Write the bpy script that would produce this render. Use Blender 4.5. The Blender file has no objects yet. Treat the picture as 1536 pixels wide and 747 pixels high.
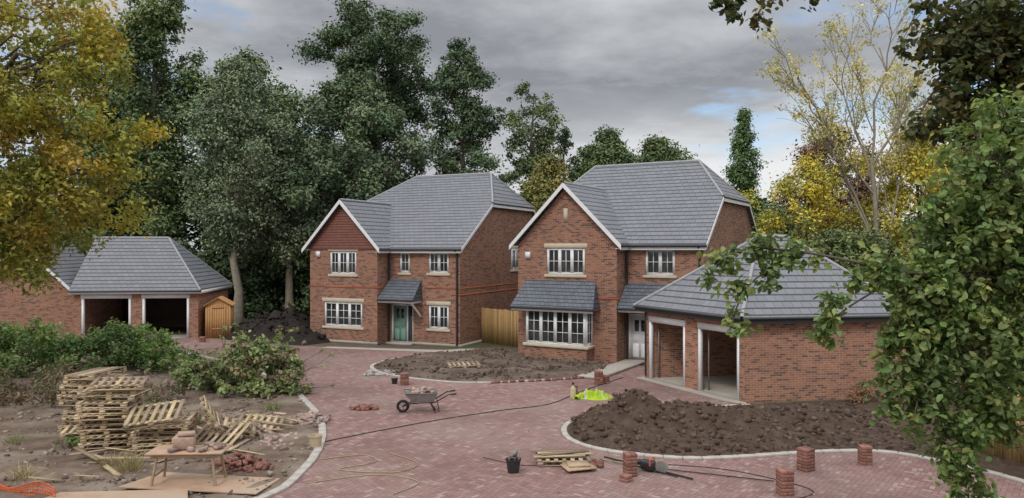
import bpy, math, random
import numpy as np
from mathutils import Matrix, Vector, noise as mnoise
random.seed(5)
RNG = np.random.default_rng(11)
scene = bpy.context.scene
scene.view_settings.view_transform = 'Standard'
scene.view_settings.look = 'None'
scene.view_settings.exposure = 0

# ------------------------------------------------------------------ materials
class NT:
    def __init__(self, nt): self.nt = nt
    def n(self, t, **kw):
        nd = self.nt.nodes.new(t)
        for k, v in kw.items(): setattr(nd, k, v)
        return nd
    def link(self, a, b): self.nt.links.new(a, b)
    def put(self, sock, v):
        if isinstance(v, bpy.types.NodeSocket): self.link(v, sock)
        else: sock.default_value = v
    def m(self, op, a, b=0.0, c=0.0):
        nd = self.n('ShaderNodeMath', operation=op)
        self.put(nd.inputs[0], a); self.put(nd.inputs[1], b); self.put(nd.inputs[2], c)
        return nd.outputs[0]
    def mix(self, f, a, b, blend='MIX'):
        nd = self.n('ShaderNodeMix', data_type='RGBA', blend_type=blend)
        self.put(nd.inputs[0], f); self.put(nd.inputs[6], a); self.put(nd.inputs[7], b)
        return nd.outputs[2]
    def noise(self, vec, scale, detail=4, rough=0.6):
        nd = self.n('ShaderNodeTexNoise')
        if vec is not None: self.link(vec, nd.inputs['Vector'])
        nd.inputs['Scale'].default_value = scale
        nd.inputs['Detail'].default_value = detail
        nd.inputs['Roughness'].default_value = rough
        return nd.outputs['Fac']
    def ramp(self, f, a, b):
        nd = self.n('ShaderNodeMapRange'); nd.clamp = True
        self.put(nd.inputs[0], f); nd.inputs[1].default_value = a; nd.inputs[2].default_value = b
        return nd.outputs[0]
    def bump(self, h, strength, dist=0.02, normal=None):
        nd = self.n('ShaderNodeBump'); nd.inputs['Strength'].default_value = strength
        nd.inputs['Distance'].default_value = dist
        self.link(h, nd.inputs['Height'])
        if normal is not None: self.link(normal, nd.inputs['Normal'])
        return nd.outputs[0]

def C(*c): return (c[0], c[1], c[2], 1.0)
def newmat(name, rough=0.8, spec=0.3):
    m = bpy.data.materials.new(name); m.use_nodes = True
    nt = m.node_tree; b = nt.nodes['Principled BSDF']
    b.inputs['Roughness'].default_value = rough
    b.inputs['Specular IOR Level'].default_value = spec
    return m, NT(nt), b

def noisy(name, c1, c2, scale=3.0, rough=0.8, bump=0.0, bscale=30, c3=None, s3=0.6, spec=0.3, metal=0):
    m, t, b = newmat(name, rough, spec)
    co = t.n('ShaderNodeTexCoord').outputs['Object']
    f = t.ramp(t.noise(co, scale, 6, .65), .32, .68)
    col = t.mix(f, C(*c1), C(*c2))
    if c3 is not None:
        col = t.mix(t.ramp(t.noise(co, s3, 5, .6), .45, .62), col, C(*c3))
    t.link(col, b.inputs['Base Color'])
    b.inputs['Metallic'].default_value = metal
    if bump:
        t.link(t.bump(t.noise(co, bscale, 6, .7), bump, .03), b.inputs['Normal'])
    return m

def mat_brick(name, c1, c2, c3, mortar, w=.225, h=.075):
    m, t, b = newmat(name, .9, .15)
    uv = t.n('ShaderNodeTexCoord').outputs['UV']
    br = t.n('ShaderNodeTexBrick'); t.link(uv, br.inputs['Vector'])
    br.inputs['Scale'].default_value = 1
    br.inputs['Brick Width'].default_value = w; br.inputs['Row Height'].default_value = h
    br.inputs['Mortar Size'].default_value = .008; br.inputs['Mortar Smooth'].default_value = .2
    br.inputs['Color1'].default_value = C(*c1); br.inputs['Color2'].default_value = C(*c2)
    br.inputs['Mortar'].default_value = C(*mortar); br.inputs['Bias'].default_value = -.1
    br2 = t.n('ShaderNodeTexBrick')
    for k in ('Scale', 'Brick Width', 'Row Height'): br2.inputs[k].default_value = br.inputs[k].default_value
    mp = t.n('ShaderNodeMapping'); t.link(uv, mp.inputs[0]); mp.inputs['Location'].default_value = (w*40, h*60, 0)
    t.link(mp.outputs[0], br2.inputs['Vector'])
    br2.inputs['Mortar Size'].default_value = 0
    br2.inputs['Color1'].default_value = C(0, 0, 0); br2.inputs['Color2'].default_value = C(1, 1, 1)
    dark = t.ramp(br2.outputs['Color'], .72, .8)
    col = t.mix(t.m('MULTIPLY', dark, t.m('SUBTRACT', 1.0, br.outputs['Fac'])), br.outputs['Color'], C(*c3))
    big = t.noise(uv, .55, 5, .65)
    col = t.mix(t.m('MULTIPLY', t.ramp(big, .4, .75), .35), col, C(c3[0]*1.1, c3[1]*1.1, c3[2]*1.1))
    fine = t.noise(uv, 9, 5, .7)
    col = t.mix(.5, col, t.mix(t.ramp(fine, .3, .7), C(.55, .55, .55), C(1.35, 1.3, 1.25)), 'MULTIPLY')
    col = t.mix(1.0, col, C(1.14, 1.14, 1.14), 'MULTIPLY')
    t.link(col, b.inputs['Base Color'])
    hgt = t.m('ADD', t.m('SUBTRACT', 1.0, br.outputs['Fac']), t.m('MULTIPLY', fine, .3))
    t.link(t.bump(hgt, .5, .008), b.inputs['Normal'])
    return m

def mat_tile(name, c1, c2, w, h, row_shade, dark=(.03, .03, .035)):
    m, t, b = newmat(name, .62, .35)
    uv = t.n('ShaderNodeTexCoord').outputs['UV']
    br = t.n('ShaderNodeTexBrick'); t.link(uv, br.inputs['Vector'])
    br.inputs['Scale'].default_value = 1
    br.inputs['Brick Width'].default_value = w; br.inputs['Row Height'].default_value = h
    br.inputs['Mortar Size'].default_value = .005; br.inputs['Mortar Smooth'].default_value = .0
    br.inputs['Color1'].default_value = C(*c1); br.inputs['Color2'].default_value = C(*c2)
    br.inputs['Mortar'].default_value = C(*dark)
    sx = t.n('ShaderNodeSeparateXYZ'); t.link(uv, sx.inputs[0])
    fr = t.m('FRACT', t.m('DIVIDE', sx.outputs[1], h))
    line = t.m('LESS_THAN', fr, row_shade)  # shadow under each tile row, painted into the colour as a dark strip
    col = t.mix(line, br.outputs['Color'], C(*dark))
    big = t.noise(uv, .5, 6, .7)
    col = t.mix(t.m('MULTIPLY', t.ramp(big, .35, .7), .28), col, C(c1[0]*.6, c1[1]*.62, c1[2]*.6))
    t.link(col, b.inputs['Base Color'])
    hh = t.m('SUBTRACT', 1.0, fr)
    t.link(t.bump(t.m('SUBTRACT', hh, t.m('MULTIPLY', br.outputs['Fac'], .4)), .9, .035), b.inputs['Normal'])
    return m

def mat_paver():
    m, t, b = newmat('block_paving', .85, .2)
    co = t.n('ShaderNodeTexCoord').outputs['Object']
    mp = t.n('ShaderNodeMapping'); t.link(co, mp.inputs[0])
    mp.inputs['Rotation'].default_value = (0, 0, math.radians(38)); mp.inputs['Scale'].default_value = (9.2, 9.2, 1)
    s = t.n('ShaderNodeSeparateXYZ'); t.link(mp.outputs[0], s.inputs[0])
    x, y = s.outputs[0], s.outputs[1]
    i, j = t.m('FLOOR', x), t.m('FLOOR', y)
    fx, fy = t.m('FRACT', x), t.m('FRACT', y)
    d = t.m('SUBTRACT', i, j)
    mm = t.m('SUBTRACT', d, t.m('MULTIPLY', t.m('FLOOR', t.m('DIVIDE', t.m('ADD', d, .1), 4.0)), 4.0))
    hor = t.m('LESS_THAN', mm, 1.5)
    is1 = t.m('COMPARE', mm, 1.0, .3); is2 = t.m('COMPARE', mm, 2.0, .3)
    def edge(a, la, c):
        return t.m('MINIMUM', t.m('MINIMUM', a, t.m('SUBTRACT', la, a)), t.m('MINIMUM', c, t.m('SUBTRACT', 1.0, c)))
    eh = edge(t.m('ADD', fx, is1), 2.0, fy); ev = edge(t.m('ADD', fy, is2), 2.0, fx)
    e = t.m('ADD', t.m('MULTIPLY', hor, eh), t.m('MULTIPLY', t.m('SUBTRACT', 1.0, hor), ev))
    cx = t.m('SUBTRACT', i, is1); cy = t.m('SUBTRACT', j, is2)
    cb = t.n('ShaderNodeCombineXYZ'); t.link(cx, cb.inputs[0]); t.link(cy, cb.inputs[1])
    wn = t.n('ShaderNodeTexWhiteNoise', noise_dimensions='2D'); t.link(cb.outputs[0], wn.inputs[0])
    v = wn.outputs['Value']
    col = t.mix(v, C(.315, .185, .163), C(.20, .118, .108))
    col = t.mix(t.ramp(v, .8, .95), col, C(.37, .265, .235))
    fine = t.noise(co, 14, 6, .75)
    col = t.mix(.55, col, t.mix(t.ramp(fine, .3, .7), C(.65, .62, .6), C(1.3, 1.3, 1.32)), 'MULTIPLY')
    dust = t.noise(co, .33, 7, .68)
    col = t.mix(t.m('MULTIPLY', t.ramp(dust, .44, .66), .5), col, C(.325, .26, .225))
    damp = t.noise(co, .21, 6, .6)
    col = t.mix(t.m('MULTIPLY', t.ramp(damp, .50, .64), .5), col, C(.15, .085, .078))
    joint = t.m('LESS_THAN', e, .06)
    col = t.mix(t.m('MULTIPLY', joint, .75), col, C(.11, .08, .07))
    t.link(col, b.inputs['Base Color'])
    t.link(t.bump(t.m('ADD', t.m('MINIMUM', e, .12), t.m('MULTIPLY', fine, .08)), .6, .05), b.inputs['Normal'])
    return m

def mat_leaf(name, transl=.25, rough=.55, tint=(1, 1, 1)):
    m, t, b = newmat(name, rough, .25)
    at = t.n('ShaderNodeAttribute', attribute_name='Col')
    col = t.mix(1.0, at.outputs['Color'], C(*tint), 'MULTIPLY')
    t.link(col, b.inputs['Base Color'])
    if transl:
        tr = t.n('ShaderNodeBsdfTranslucent'); t.link(t.mix(1.0, col, C(1.3, 1.35, .7), 'MULTIPLY'), tr.inputs[0])
        ms = t.n('ShaderNodeMixShader'); ms.inputs[0].default_value = transl
        t.link(b.outputs[0], ms.inputs[1]); t.link(tr.outputs[0], ms.inputs[2])
        out = [n for n in t.nt.nodes if n.type == 'OUTPUT_MATERIAL'][0]
        t.link(ms.outputs[0], out.inputs[0])
    return m

def mat_attr(name, rough=.85, bump=0):
    m, t, b = newmat(name, rough, .2)
    at = t.n('ShaderNodeAttribute', attribute_name='Col')
    co = t.n('ShaderNodeTexCoord').outputs['Object']
    f = t.noise(co, 12, 5, .7)
    col = t.mix(.6, at.outputs['Color'], t.mix(t.ramp(f, .3, .7), C(.6, .6, .6), C(1.3, 1.3, 1.3)), 'MULTIPLY')
    t.link(col, b.inputs['Base Color'])
    return m

BRICK = mat_brick('facing_brick', (.335, .155, .098), (.235, .108, .072), (.128, .068, .054), (.32, .27, .215))
BRICK2 = mat_brick('garage_brick', (.37, .172, .107), (.265, .12, .078), (.15, .08, .06), (.34, .28, .225))
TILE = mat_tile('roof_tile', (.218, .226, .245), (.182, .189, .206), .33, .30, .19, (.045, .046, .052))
RIDGE = noisy('ridge_tile', (.36, .365, .375), (.28, .285, .295), 5, .7, .2)
SLATE = mat_tile('porch_slate', (.15, .165, .19), (.11, .12, .142), .2, .20, .16)
REDTILE = mat_tile('hung_tile', (.24, .090, .065), (.185, .07, .052), .165, .14, .2, (.06, .028, .022))
BROWNTILE = mat_tile('brown_tile', (.14, .07, .045), (.11, .06, .04), .2, .2, .15, (.03, .02, .02))
STONE = noisy('cast_stone', (.60, .53, .40), (.50, .44, .33), 5, .85, .1)
WHITE = noisy('white_upvc', (.80, .80, .80), (.72, .73, .74), 2, .4, spec=.5)
BLACK = noisy('black_plastic', (.018, .018, .02), (.03, .03, .032), 8, .4, spec=.5)
GREEN = noisy('green_door_paint', (.20, .34, .28), (.17, .30, .25), 3, .45)
REDBAND = noisy('red_brick_band', (.40, .12, .06), (.32, .09, .05), 9, .85)
SOILM = noisy('soil', (.105, .070, .050), (.205, .150, .112), 2.2, .95, 1.0, 9, (.25, .20, .155), .8)
SOILC = noisy('bed_soil', (.070, .048, .036), (.135, .098, .074), 2.2, .95, 1.0, 9, (.17, .13, .10), .8)
SOILG = noisy('ground_earth', (.10, .07, .048), (.15, .115, .08), 1.4, .95, .8, 8, (.06, .085, .035), .12)
SOILB = noisy('topsoil', (.014, .011, .010), (.034, .027, .022), 3.5, .95, 1.0, 10)
SOILD = noisy('mound_soil', (.048, .030, .021), (.105, .069, .048), 3.0, .95, 1.0, 10)
KERB = noisy('kerb_concrete', (.48, .45, .40), (.39, .36, .32), 4, .85, .2)
CONC = noisy('concrete', (.44, .40, .34), (.36, .33, .29), 2, .85, .2)
PALLET = noisy('pallet_wood', (.42, .31, .19), (.24, .17, .11), 5, .85, .3, 20, (.33, .26, .18), 1.5)
FENCEW = noisy('fence_wood', (.42, .25, .09), (.28, .165, .065), 3, .8, .2)
SHEDW = noisy('shed_wood', (.50, .27, .11), (.42, .22, .09), 4, .8, .2)
PLY = noisy('plywood', (.50, .33, .22), (.36, .24, .17), 2.5, .8, .1, 20, (.42, .32, .23), 1)
BARK = noisy('bark', (.085, .065, .05), (.14, .115, .09), 4, .95, .8, 12)
BARKP = noisy('pale_bark', (.36, .31, .24), (.22, .19, .145), 3, .95, .6, 12)
METAL = noisy('galvanised', (.33, .33, .33), (.20, .19, .18), 6, .5, .1, metal=.5)
RUBBER = noisy('rubber', (.02, .02, .02), (.035, .033, .03), 8, .8)
HIVIS = noisy('hi_vis_cloth', (.42, .56, .03), (.26, .38, .03), 4, .8)
SILVER = noisy('reflective_strip', (.5, .5, .5), (.35, .35, .35), 8, .4)
ORANGE = noisy('orange_mesh', (.75, .14, .03), (.6, .11, .03), 8, .6)
CREAM = noisy('cream_plastic', (.55, .46, .30), (.42, .34, .22), 7, .6)
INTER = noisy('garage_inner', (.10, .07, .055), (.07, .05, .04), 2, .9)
HOSE = noisy('yellow_hose', (.40, .32, .18), (.32, .25, .14), 4, .7)
PAVER = mat_paver()
LEAF = mat_leaf('leaf', .2)
BLEAF = mat_leaf('far_leaf', 0, .7)
NLEAF = mat_leaf('near_leaf', .3, .42)
SCRAP = mat_attr('scrap')
def glassmat():
    m, t, b = newmat('window_glass', .06, .7)
    co = t.n('ShaderNodeTexCoord').outputs['Object']
    t.link(t.mix(t.ramp(t.noise(co, .9, 3), .4, .65), C(.012, .014, .016), C(.06, .065, .07)), b.inputs['Base Color'])
    t.link(t.bump(t.noise(co, 1.5, 2), .12, .02), b.inputs['Normal'])
    return m
GLASS = glassmat()

# ------------------------------------------------------------------ mesh helpers
def link(ob, parent=None):
    scene.collection.objects.link(ob)
    if parent is not None: ob.parent = parent
    return ob

def empty(name, loc=(0, 0, 0), rz=0):
    e = bpy.data.objects.new(name, None); e.location = loc; e.rotation_euler = (0, 0, rz)
    e.empty_display_size = .3
    return link(e)

def auto_uv(me):
    uvl = me.uv_layers.new(name='UVMap')
    up = Vector((0, 0, 1))
    for p in me.polygons:
        n = p.normal
        if abs(n.z) > .995: t = Vector((1, 0, 0)); bb = Vector((0, 1, 0))
        else:
            t = up.cross(n).normalized(); bb = n.cross(t)
        for li in p.loop_indices:
            co = me.vertices[me.loops[li].vertex_index].co
            uvl.data[li].uv = (co.dot(t), co.dot(bb))

def pmesh(name, verts, faces, mat, parent=None, M=None, uv=False, smooth=False, thick=0):
    if M is not None: verts = [M @ Vector(v) for v in verts]
    me = bpy.data.meshes.new(name); me.from_pydata([tuple(v) for v in verts], [], faces)
    me.update(); me.materials.append(mat)
    if uv: auto_uv(me)
    if smooth:
        for p in me.polygons: p.use_smooth = True
    ob = link(bpy.data.objects.new(name, me), parent)
    if thick:
        s = ob.modifiers.new('thick', 'SOLIDIFY'); s.thickness = thick; s.offset = -1
    return ob

def npmesh(name, V, F, mat, cols=None, parent=None, smooth=False):
    me = bpy.data.meshes.new(name)
    V = np.asarray(V, dtype=np.float32); F = np.asarray(F, dtype=np.int32)
    k = F.shape[1]
    me.vertices.add(len(V)); me.vertices.foreach_set('co', V.ravel())
    me.loops.add(F.size); me.loops.foreach_set('vertex_index', F.ravel())
    me.polygons.add(len(F)); me.polygons.foreach_set('loop_start', np.arange(0, F.size, k, dtype=np.int32))
    if smooth: me.polygons.foreach_set('use_smooth', np.ones(len(F), dtype=bool))
    me.update(calc_edges=True)
    if cols is not None:
        ca = me.color_attributes.new('Col', 'FLOAT_COLOR', 'POINT')
        c4 = np.ones((len(V), 4), dtype=np.float32); c4[:, :3] = cols
        ca.data.foreach_set('color', c4.ravel())
    me.materials.append(mat)
    return link(bpy.data.objects.new(name, me), parent)

CUBE = np.array([[-1,-1,-1],[1,-1,-1],[1,1,-1],[-1,1,-1],[-1,-1,1],[1,-1,1],[1,1,1],[-1,1,1]], float)*.5
CF = np.array([[0,3,2,1],[4,5,6,7],[0,1,5,4],[1,2,6,5],[2,3,7,6],[3,0,4,7]])
def rotm(rx, ry, rz):
    from mathutils import Euler
    return np.array(Euler((rx, ry, rz)).to_matrix())
def boxes(name, L, mat, parent=None, M=None, cols=None, jit=0, bevel=0, uv=False):
    """L: (cx,cy,cz,dx,dy,dz[,rz,rx,ry])"""
    V = []; F = []; CC = []
    for i, b in enumerate(L):
        b = list(b) + [0]*(9-len(b))
        v = CUBE*np.array(b[3:6])
        if jit: v = v*(1+RNG.uniform(-jit, jit, (8, 3)))
        v = v @ rotm(b[7], b[8], b[6]).T + np.array(b[:3])
        V.append(v); F.append(CF+8*i)
        if cols is not None: CC.append(np.repeat([cols[i]], 8, 0))
    V = np.vstack(V); F = np.vstack(F)
    if M is not None:
        Mn = np.array(M); V = V @ Mn[:3, :3].T + Mn[:3, 3]
    ob = npmesh(name, V, F, mat, np.vstack(CC) if cols is not None else None, parent)
    if uv: auto_uv(ob.data)
    if bevel:
        bm = ob.modifiers.new('bevel', 'BEVEL'); bm.width = bevel; bm.segments = 1
    return ob

def bb(x0, x1, y0, y1, z0, z1):
    return ((x0+x1)/2, (y0+y1)/2, (z0+z1)/2, abs(x1-x0), abs(y1-y0), abs(z1-z0))

def tube_arrays(pts, radii, sides=6):
    pts = np.asarray(pts, float); n = len(pts); radii = np.broadcast_to(radii, (n,))
    V = []; 
    tang = np.gradient(pts, axis=0) if n > 1 else np.array([[0, 0, 1.]])
    for i in range(n):
        t = tang[i]/(np.linalg.norm(tang[i])+1e-9)
        ref = np.array([1., 0, 0]) if abs(t[0]) < .8 else np.array([0, 1., 0])
        a = np.cross(t, ref); a /= np.linalg.norm(a); b = np.cross(t, a)
        ang = np.linspace(0, 2*np.pi, sides, endpoint=False)
        V.append(pts[i]+radii[i]*(np.cos(ang)[:, None]*a+np.sin(ang)[:, None]*b))
    V = np.vstack(V); F = []
    for i in range(n-1):
        for s in range(sides):
            s2 = (s+1) % sides
            F.append([i*sides+s, i*sides+s2, (i+1)*sides+s2, (i+1)*sides+s])
    return V, np.array(F)
def tubes(name, L, mat, parent=None, M=None, sides=6):
    VV = []; FF = []; o = 0
    for pts, r in L:
        V, F = tube_arrays(pts, r, sides); VV.append(V); FF.append(F+o); o += len(V)
    V = np.vstack(VV)
    if M is not None:
        Mn = np.array(M); V = V @ Mn[:3, :3].T + Mn[:3, 3]
    return npmesh(name, V, np.vstack(FF), mat, None, parent, smooth=True)

def beam(a, b, w, h):
    a = np.array(a, float); b = np.array(b, float)
    d = b-a; hd = np.array([d[0], d[1], 0]); hd /= (np.linalg.norm(hd)+1e-9)
    s = np.array([-hd[1], hd[0], 0])*w/2; u = np.array([0, 0, h])
    return [a-s-u, b-s-u, b+s-u, a+s-u, a-s, b-s, b+s, a+s]
def beams(name, L, mat, parent):
    V = []; F = []
    for i, (a, b, w, h) in enumerate(L):
        V += beam(a, b, w, h); F += [[int(q)+8*i for q in f] for f in CF]
    return pmesh(name, V, F, mat, parent)

def catmull(P, n=8, closed=False):
    P = [np.array(p, float) for p in P]; out = []
    N = len(P); rng = range(N if closed else N-1)
    for i in rng:
        p0 = P[i-1] if (closed or i > 0) else P[i]
        p1 = P[i]; p2 = P[(i+1) % N]
        p3 = P[(i+2) % N] if (closed or i+2 < N) else p2
        for k in range(n):
            t = k/n
            out.append(.5*((2*p1)+(-p0+p2)*t+(2*p0-5*p1+4*p2-p3)*t*t+(-p0+3*p1-3*p2+p3)*t**3))
    if not closed: out.append(P[-1])
    return np.array(out)

# ------------------------------------------------------------------ building parts
def wall(name, x0, x1, z0, z1, openings, mat, parent, M, depth=.12, inner=None):
    xs = sorted(set([x0, x1]+[o[0] for o in openings]+[o[1] for o in openings]))
    zs = sorted(set([z0, z1]+[o[2] for o in openings]+[o[3] for o in openings]))
    V = []; F = []
    def q(*p):
        i = len(V); V.extend(p); F.append((i, i+1, i+2, i+3))
    for a, b in zip(xs[:-1], xs[1:]):
        for c, d in zip(zs[:-1], zs[1:]):
            cx, cz = (a+b)/2, (c+d)/2
            if any(o[0] < cx < o[1] and o[2] < cz < o[3] for o in openings): continue
            q((a, 0, c), (b, 0, c), (b, 0, d), (a, 0, d))
            if inner: q((a, inner, c), (a, inner, d), (b, inner, d), (b, inner, c))
    dd = inner or depth
    for (a, b, c, d) in [o[:4] for o in openings]:
        q((a, 0, c), (a, 0, d), (a, dd, d), (a, dd, c))
        q((b, 0, c), (b, dd, c), (b, dd, d), (b, 0, d))
        q((a, 0, d), (b, 0, d), (b, dd, d), (a, dd, d))
        if c > .05: q((a, 0, c), (a, dd, c), (b, dd, c), (b, 0, c))
    return pmesh(name, V, F, mat, parent, M, uv=True)

def window(x0, x1, z0, z1, n, parent, M, lintel=True, sill=True, rows=2, bars=True, y=.07):
    fr = []; w = x1-x0
    f = .06
    fr += [bb(x0, x0+f, y-.03, y+.04, z0, z1), bb(x1-f, x1, y-.03, y+.04, z0, z1),
           bb(x0+f, x1-f, y-.03, y+.04, z0, z0+f), bb(x0+f, x1-f, y-.03, y+.04, z1-f, z1)]
    iw = (w-2*f-(n-1)*.06)/n
    for i in range(n):
        a = x0+f+i*(iw+.06); b = a+iw
        if i < n-1: fr.append(bb(b, b+.06, y-.028, y+.038, z0+f, z1-f))
        c = .04
        A, B, Cc, D = a+.004, b-.004, z0+f+.004, z1-f-.004
        fr += [bb(A, A+c, y-.038, y+.02, Cc, D), bb(B-c, B, y-.038, y+.02, Cc, D),
               bb(A+c, B-c, y-.038, y+.02, Cc, Cc+c), bb(A+c, B-c, y-.038, y+.02, D-c, D)]
        if bars:
            for r in range(1, rows):
                zz = Cc+(D-Cc)*r/rows
                fr.append(bb(A+c, B-c, y-.012, y+.01, zz-.014, zz+.014))
            fr.append(bb((A+B)/2-.014, (A+B)/2+.014, y-.015, y+.012, Cc+c, D-c))
    boxes('window_frame', fr, WHITE, parent, M)
    pmesh('window_glass', [(x0+.02, y+.03, z0+.02), (x1-.02, y+.03, z0+.02), (x1-.02, y+.03, z1-.02), (x0+.02, y+.03, z1-.02)],
          [(0, 1, 2, 3)], GLASS, parent, M)
    st = []
    if lintel: st.append(bb(x0-.13, x1+.13, -.02, .1, z1+.003, z1+.2))
    if sill: st.append(bb(x0-.1, x1+.1, -.06, .1, z0-.13, z0-.003))
    if st: boxes('stone_dressing', st, STONE, parent, M, bevel=.008)

def lean_roof(name, x0, x1, yf, yb, zf, zb, mat, parent, M, splay=.12):
    V = [(x0, yf, zf), (x1, yf, zf), (x1-splay, yb, zb), (x0+splay, yb, zb)]
    pmesh(name, V, [(0, 1, 2, 3)], mat, parent, M, uv=True, thick=.06)
    pmesh(name+'_cheek', [(x0+.06, yf+.05, zf-.1), (x0+.06, yb, zf-.1), (x0+splay, yb, zb-.06),
                         (x1-.06, yf+.05, zf-.1), (x1-.06, yb, zf-.1), (x1-splay, yb, zb-.06)],
          [(0, 1, 2), (3, 5, 4)], mat, parent, M, uv=True)
    boxes(name+'_fascia', [bb(x0+.03, x1-.03, yf+.03, yf+.06, zf-.2, zf-.05)], WHITE, parent, M)
    tubes(name+'_gutter', [([(x0, yf-.02, zf-.06), (x1, yf-.02, zf-.06)], .05)], BLACK, parent, M)

I4 = Matrix.Identity(4)
def T(x, y, z=0, rz=0): return Matrix.Translation((x, y, z)) @ Matrix.Rotation(rz, 4, 'Z')

def house(loc, theta, W, bx0, p, D, ez, k, t1, aR, aL, zg, hung, openings_main, openings_bay):
    e = empty('brick_house', (loc[0], loc[1], 0), -math.radians(theta))
    bx1 = bx0; x0 = -W
    wall('front_wall', x0, 0, 0, ez, openings_main, BRICK, e, T(0, 0))
    wall('bay_wall', x0, bx1, 0, ez, openings_bay, BRICK, e, T(0, -p))
    wall('bay_side_wall', 0, p, 0, ez, [], BRICK, e, T(bx1, -p, 0, math.pi/2))
    wall('bay_side_wall', -p, 0, 0, ez, [], BRICK, e, T(x0, -p, 0, -math.pi/2) )
    o = .25; mid = D/2; zr = ez+k*(mid+o); z1 = ez+k*(t1+o)
    for xx, flip in ((0, False), (x0, True)):
        V = [(xx, 0, 0), (xx, D, 0), (xx, D, ez+.1), (xx, D-t1, z1-.1), (xx, t1, z1-.1), (xx, 0, ez+.1)]
        f = [0, 1, 2, 3, 4, 5]
        pmesh('end_wall', V, [f if not flip else f[::-1]], BRICK, e, uv=True)
    pmesh('rear_wall', [(x0, D, 0), (0, D, 0), (0, D, ez), (x0, D, ez)], [(3, 2, 1, 0)], BRICK, e, uv=True)
    xm = (x0+bx1)/2
    V = [(x0, -p, ez), (bx1, -p, ez), (xm, -p, zg-.2)]
    if hung:
        V = [(x0-.05, -p-.06, ez-.03), (bx1+.05, -p-.06, ez-.03), (xm, -p-.06, zg-.15)]
        pmesh('hung_tile_gable', V, [(0, 1, 2)], REDTILE, e, uv=True, thick=.06)
    else:
        pmesh('gable_wall', V, [(0, 1, 2)], BRICK, e, uv=True)
        boxes('gable_slot', [(xm, -p, zg-1.45, .2, .06, .62)], STONE, e)
    xr, xl = .18, x0-.18
    V = [(xl, -o, ez), (xr, -o, ez), (xr, t1, z1), (xr-aR, mid, zr), (xl+aL, mid, zr), (xl, t1, z1),
         (xl, D+o, ez), (xr, D+o, ez), (xr, D-t1, z1), (xl, D-t1, z1)]
    F = [(0, 1, 2, 3, 4, 5), (7, 6, 9, 4, 3, 8), (2, 8, 3), (9, 5, 4)]
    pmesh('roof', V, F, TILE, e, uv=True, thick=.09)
    yb = (zg-ez)/k-o
    V = [(xm, -p-.28, zg), (xm, yb, zg), (bx1+.28, -o+.02, ez+.01), (bx1+.28, -p-.28, ez+.01),
         (x0-.28, -o+.02, ez+.01), (x0-.28, -p-.28, ez+.01)]
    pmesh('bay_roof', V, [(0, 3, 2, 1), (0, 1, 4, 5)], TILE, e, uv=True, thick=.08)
    R = [([(xl+aL, mid, zr), (xr-aR, mid, zr)], .07), ([(xr-aR, mid, zr), (xr, t1, z1)], .06),
         ([(xr-aR, mid, zr), (xr, D-t1, z1)], .06), ([(xl+aL, mid, zr), (xl, t1, z1)], .06),
         ([(xl+aL, mid, zr), (xl, D-t1, z1)], .06), ([(xm, -p-.29, zg), (xm, yb, zg)], .065)]
    tubes('ridge_tiles', R, RIDGE, e, sides=8)
    dz = .09
    L = []
    for xx in (xr, xl):
        s = .02 if xx > -1 else -.02
        L += [((xx+s, -o, ez-dz+.06), (xx+s, t1, z1-dz+.06), .03, .17), ((xx+s, D+o, ez-dz+.06), (xx+s, D-t1, z1-dz+.06), .03, .17),
              ((xx+s, t1-.05, z1-dz+.02), (xx+s, D-t1+.05, z1-dz+.02), .03, .16)]
    L += [((xm+.002, -p-.3, zg-.0), (bx1+.32, -p-.3, ez-.02), .035, .22), ((xm-.002, -p-.3, zg-.0), (x0-.32, -p-.3, ez-.02), .035, .22)]
    L += [((bx1+.28, -o+.03, ez-.07), (xr, -o+.03, ez-.07), .03, .17)]
    L += [((bx1+.26, -p-.26, ez-.07), (bx1+.26, -o, ez-.07), .03, .17)]
    beams('barge_boards', L, WHITE, e)
    boxes('soffit', [bb(bx1, xr-.02, -o+.05, -.002, ez-.2, ez-.17), bb(bx1+.002, bx1+.24, -p-.2, -.26, ez-.2, ez-.17)], WHITE, e)
    tubes('gutters', [([(bx1+.3, -o-.04, ez-.07), (xr+.05, -o-.04, ez-.07)], .055),
                      ([(bx1+.33, -p-.28, ez-.07), (bx1+.33, -o-.04, ez-.07)], .055),
                      ([(xr+.03, t1, z1-.04), (xr+.03, D-t1, z1-.04)], .05)], BLACK, e)
    tubes('downpipes', [([(bx1+.1, -.06, ez-.1), (bx1+.1, -.06, .1)], .055),
                        ([(-.14, -.06, ez-.1), (-.14, -.06, .1)], .055),
                        ([(-.14, -o, ez-.1), (-.14, -.06, ez-.35)], .05)], BLACK, e)
    return e

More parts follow.
